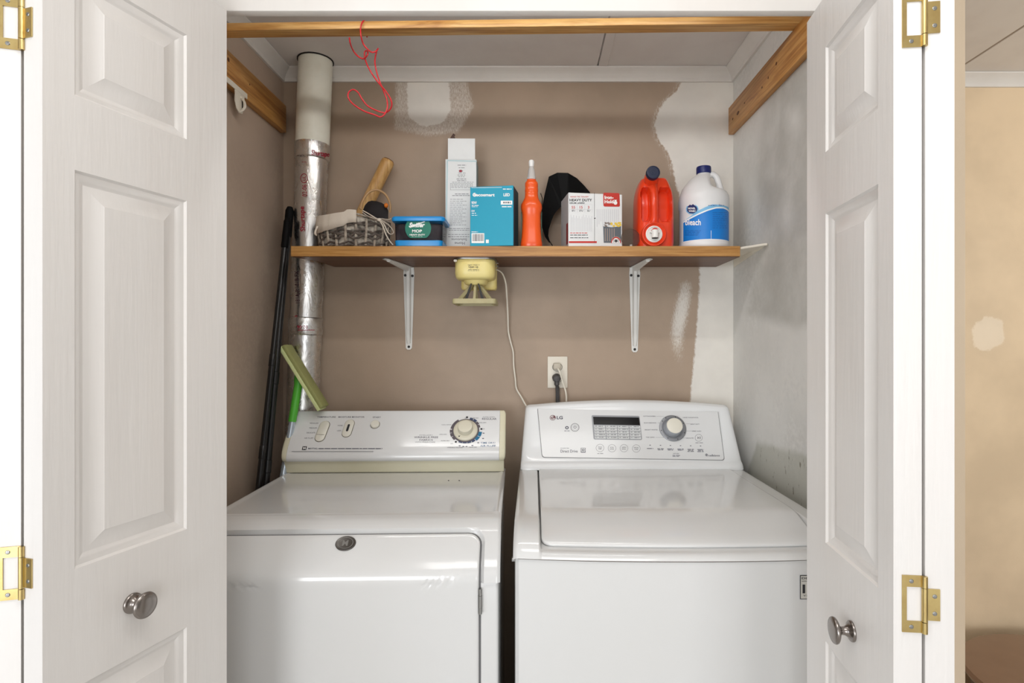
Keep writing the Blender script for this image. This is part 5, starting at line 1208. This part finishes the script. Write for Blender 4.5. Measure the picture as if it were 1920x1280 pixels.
# spigot
sc_ = Vector((X(1224), 1.768, Z(440.5))); M = Matrix.Translation(sc_) @ Matrix.Rotation(PI / 2, 4, 'X')
q = B(); q.lathe([(.0345, -.045), (.0375, -.018), (.0375, .002), (.0360, .0050), (.0335, .0052), (.0325, .003), (.0265, -.002), (.025, -.002)], M, 48, cap0=False, cap1=True); obj('spigot_collar', q, 'jug_red', t, angle=40)
q = B(); q.lathe([(.0255, -.0022), (.0255, .0030), (.0240, .0042), (.0220, .0042), (.0215, .0020), (.0205, .0018)], M, 40); dsk = obj('spigot_disc', q, mat('spigot_white', (226, 224, 220), .35), t, angle=40)
q = B(); q.lathe([(.0105, 0), (.0105, .022), (.0100, .024)], Matrix.Translation((sc_.x + .001, sc_.y - .011, sc_.z - .013)), 24); q.box(sc_.x - .014, sc_.x + .016, sc_.y - .014, sc_.y - .004, sc_.z + .002, sc_.z + .006, .001, 1); obj('spout', q, 'spigot_white', dsk, kind='stuff')
q = B(); q.lathe([(.0098, 0), (.0098, .0015)], Matrix.Translation((sc_.x + .001, sc_.y - .011, sc_.z - .0148)), 20); obj('spout_mouth', q, 'print_black', dsk)
q = B(); q.prism([(sc_.x + .001 + .0105 * math.cos(a), sc_.y - .012, sc_.z + .0085 + .0085 * math.sin(a)) for a in [PI * k / 12 for k in range(13)]], (0, .009, 0)); obj('push_button', q, 'label_red', dsk)
q = B(); q.grid(8, 20, lambda u, v: Vector((JC + jw(ST + .02 + .165 * v) + .0012 - .0004 * abs(u - .5), 1.835 + .095 * u, ST + .02 + .165 * v))); o = obj('side_label', q, mat('label_blue', (36, 92, 160), .4, var=1, vrgb=(170, 196, 220), vscale=25), t); m_ = o.modifiers.new('thick', 'SOLIDIFY'); m_.thickness = .0008
# bleach jug
mat('bleach_white', (226, 226, 226), .35, var=.1, sss=.1); mat('label_sky', (126, 186, 224), .4); mat('bleach_blue', (20, 122, 206), .38); mat('cap_blue', (22, 34, 96), .35)
BY_ = 1.858; R_ = .0760; K = (BY_ - .07) / FP; jc = Vector(((1326 - CX) * (BY_) / FP - .0, BY_, 0)); jc.x = P(1325.5, 400, BY_ - .035).x
t = thing('bleach_jug', (jc.x, BY_, ST), 'white plastic bleach jug with blue cap and blue wrap label', 'jug')
Zb = lambda py: ST + (462.5 - py) * (1.785 / FP)
KX = (BY_ - .03) / FP
prof = [(43, 463), (46.3, 460), (46.6, 452), (45.2, 449), (45.2, 388), (45.4, 384), (46.6, 380), (46.8, 366), (45.5, 358)]
M = Matrix.Translation((jc.x, BY_, 0))
q = B(); R = [[M @ Vector((r * KX * math.cos(a), r * KX * math.sin(a), Zb(y))) for a in [2 * PI * i / 48 for i in range(48)]] for r, y in prof]
for r, y, ox, rr_ in ((43.5, 353, -.5, 43.5), (41.8, 350, -1, 38), (40.5, 348, -1.5, 24), (38.5, 344, -2.5, 15), (32, 335, -3, 13), (25, 326.5, -2.5, 12.5), (18, 319.5, -1, 12.5), (12.8, 315, 0, 12.8), (12.0, 312.5, 0, 12), (12.0, 309, 0, 12)):
    R.append([Vector((jc.x + ox * KX + (rr_ if math.cos(a) > 0 else r) * KX * math.cos(a), BY_ + r * KX * math.sin(a), Zb(y))) for a in [2 * PI * i / 48 for i in range(48)]])
q.rings(R); obj('body', q, 'bleach_white', t, angle=50)
h = lambda px, py: Vector(((px - 1325.5) * KX + jc.x, BY_ - .004, Zb(py)))
q = B(); q.tube([h(1333, 317), h(1341, 314.5), h(1348, 319), (h(1352.5, 329)), h(1356, 342), h(1359, 354), h(1360, 360)], [.009, .0095, .0095, .0095, .0098, .011, .012], 16, smooth=5, squash=(1, 1)); obj('handle', q, 'bleach_white', t, angle=80)
q = B(); q.lathe([(13.0 * KX, Zb(313)), (13.8 * KX, Zb(312)), (13.8 * KX, Zb(302)), (13.2 * KX, Zb(299.5)), (9 * KX, Zb(299))], M, 40); obj('cap', q, 'cap_blue', t, angle=40)
for i in range(36):
    if i % 2: continue
cyb = Cyl((jc.x, BY_, 0), (0, 0, 1), 45.3 * KX)
def band(name, m, ylo, yhi, off, par=None):
    q = B(); R = []
    for i in range(61):
        a = math.radians(200 + 150 * i / 60); px = 1325.5 + 45.3 * math.cos(a)     # front half and the flanks
        r = 45.3 * KX + off; x, y = jc.x + r * math.cos(a), BY_ + r * math.sin(a)
        ys = [ylo(px) + (yhi(px) - ylo(px)) * k / 4 for k in range(5)]
        R.append([Vector((x, y, Zb(v))) for v in ys])
    q.rings(R, closed=False); return obj(name, q, m, par or t, angle=80)
def interp(tab):
    def f(x):
        if x <= tab[0][0]: return tab[0][1]
        for (a, c), (d, e) in zip(tab, tab[1:]):
            if x <= d: return c + (e - c) * (x - a) / (d - a)
        return tab[-1][1]
    return f
up = interp([(1280, 412), (1290, 407), (1305, 400), (1320, 394), (1335, 389.5), (1350, 388), (1362, 389.5), (1372, 393)])
up2 = interp([(1280, 410), (1290, 404), (1303, 394), (1316, 388), (1330, 382.5), (1345, 380), (1358, 380), (1372, 383)])
band('label_sky_band', 'label_sky', up, up2, .0004); band('label_white_line', 'print_white', lambda x: up(x) + 1.2, lambda x: up(x) - 1.5, .0008); lbl = band('label_blue', 'bleach_blue', lambda x: 449, lambda x: up(x) + 1.2, .0006)
band('label_hem', 'print_white', lambda x: 449.5, lambda x: 448, .0008)
q = B(); text(q, 'bleach', cyb, 1299.5, 416.5, 11.5, 29, bold=.02, off=.0016); obj('label_word', q, 'print_white', lbl, smooth=False, kind='stuff')
q = B(); drop = [(1296, 375), (1301, 382), (1308, 387), (1310, 392), (1307, 398), (1300, 401.5), (1292, 401), (1287, 397), (1286, 391), (1288, 386), (1293, 381.5)]
q.face([q.v(cyb.hit(x, y, .0014)) for x, y in drop]); dr_ = obj('drop_logo', q, 'label_sky', t, smooth=False)
q = B(); q.face([q.v(cyb.hit(1297.5 + (x - 1297.5) * .82, 391 + (y - 391) * .84, .0019)) for x, y in drop]); obj('drop_face', q, 'cap_blue', dr_, smooth=False)
q = B(); text(q, 'NOVEL', cyb, 1297, 390.5, 3.6, 14, bold=.04, off=.0024); text(q, 'WASH', cyb, 1297.5, 395.5, 3.6, 13, bold=.04, off=.0024); obj('drop_word', q, 'print_white', dr_, smooth=False, kind='stuff')
q = B()
for k in range(9): greek(q, cyb, 1336, 398 + k * 3.6, 28, .6, 7, k, off=.0012)
for k in range(4): greek(q, cyb, 1284, 432 + k * 2.8, 30 - k * 2, .7, 6, k + 20, off=.0012)
greek(q, cyb, 1328, 384.5, 15, 1, 5, 31, off=.0010); greek(q, cyb, 1348, 382.5, 14, .8, 6, 32, off=.0010); greek(q, cyb, 1348, 384.5, 14, .8, 6, 33, off=.0010)
obj('small_print', q, mat('print_deep_blue', (24, 70, 140), .5), t, smooth=False, kind='stuff')
q = B(); rect(q, cyb, 1333, 432, 1333.8, 449, .0012); obj('label_line', q, 'print_white', t, smooth=False)

# ------------------------------------------------------------------ poles and mop in the left corner
def pole(name, p0, p1, r, label, joints):
    d = (p1 - p0); t0 = (.012 - p0.z) / d.z; base = p0 + d * t0; L = (p1 - base).length
    t = thing(name, base, label, 'pole'); M = Matrix.Translation(base) @ Vector((0, 0, 1)).rotation_difference(d.normalized()).to_matrix().to_4x4()
    q = B(); q.lathe([(r * .4, 0), (r, .004), (r, L - .012), (r * .9, L - .003), (r * .4, L)], M, 20); obj('shaft', q, 'black_plastic', t)
    for j in joints: q = B(); q.lathe([(r, j - .02), (r * 1.14, j - .018), (r * 1.14, j + .018), (r, j + .02)], M, 20); obj('joint_ring', q, 'black_plastic', t)
    q = B(); q.lathe([(r, L - .10), (r * 1.25, L - .095), (r * 1.25, L - .01), (r * .8, L + .003)], M, 20); obj('grip', q, 'black_matte', t)
pole('broom_pole', P(486, 905, 1.715), P(539.5, 410, 1.865), .0090, 'slimmer black pole leaning in the corner, nearer the left wall', (1.00, 1.28))
pole('broom_pole', P(498.5, 905, 1.745), P(543.5, 390, 1.893), .0105, 'thicker black pole leaning in the corner, nearer the pipe', (.95, 1.22))
mat('mop_green', (84, 176, 58), .4); mat('mop_pale', (206, 214, 156), .55, var=.4, vrgb=(190, 198, 136), vscale=20, bump=.4, bscale=300); mat('mop_side', (150, 152, 96), .7, bump=.9, bscale=120, bstretch=(1, 1, 4)); mat('mop_pole', (192, 204, 214), .25, metal=.6)
pj = P(562.5, 703, 1.846); pe = P(528.5, 885, 1.785); d_ = pj - pe; base = pe - d_ * ((pe.z - .012) / d_.z)
base.x = max(base.x, -.853)
t = thing('green_mop', base, 'upturned mop with pale green head and green grip, leaning beside the dryer console', 'mop')
def on(z): k = (z - base.z) / (pj.z - base.z); return base.lerp(pj, k)
q = B(); q.tube([base, on(CZ - .237)], .0098, 16); obj('pole', q, 'mop_pole', t)
q = B(); q.tube([on(CZ - .245), on(CZ - .24), on(CZ - .13), on(CZ - .118), pj + Vector((.001, 0, .004)), pj + Vector((.006, 0, .014))], [.0112, .0122, .0128, .0155, .017, .008], 18); obj('grip', q, 'mop_green', t)
h0, h1 = P(533, 648, 1.845), P(606, 766, 1.842); dx = (h1 - h0).normalized(); nx = Vector((0, -1, 0)); up_ = nx.cross(dx).normalized()
def hb(name, a0, a1, b0, b1, c0, c1, m, bev):
    q = B(); M = Matrix.Translation(h0) @ Matrix((dx, nx, up_)).transposed().to_4x4(); q.box(a0, a1, b0, b1, c0, c1, bev, 2, M=M); return obj(name, q, m, t)
Lh = (h1 - h0).length
hb('head_plate', 0, Lh, -.030, .030, -.0095, .001, 'mop_pale', .002); hb('head_pad', .003, Lh - .003, -.028, .028, .0012, .0135, 'mop_side', .003)
q = B(); q.tube([pj + Vector((.004, 0, .010)), (h0 + h1) / 2 - up_ * .012], .008, 10); obj('swivel', q, 'mop_green', t)

# ------------------------------------------------------------------ brown rounded seat in the room beyond
oc = Vector((1.615, 1.685, 0)); H_ = CZ - .99
t = thing('round_ottoman', oc, 'glossy brown rounded seat at the foot of the tan wall on the far right', 'ottoman')
M = Matrix.Translation(oc)
q = B(); q.lathe([(.27, H_ - .035), (.292, H_ - .028), (.300, H_ - .014), (.293, H_ - .004), (.27, H_), (.12, H_ + .004), (.01, H_ + .005)], M, 64, cap1=True); obj('cushion', q, mat('brown_gloss', (140, 112, 92), .22, var=.5, vrgb=(124, 98, 80), vscale=5, bump=.3, bscale=25), t)
q = B(); q.lathe([(.255, 0), (.26, .01), (.27, H_ - .036)], M, 64); obj('side', q, mat('brown_dark', (74, 44, 28), .5), t)
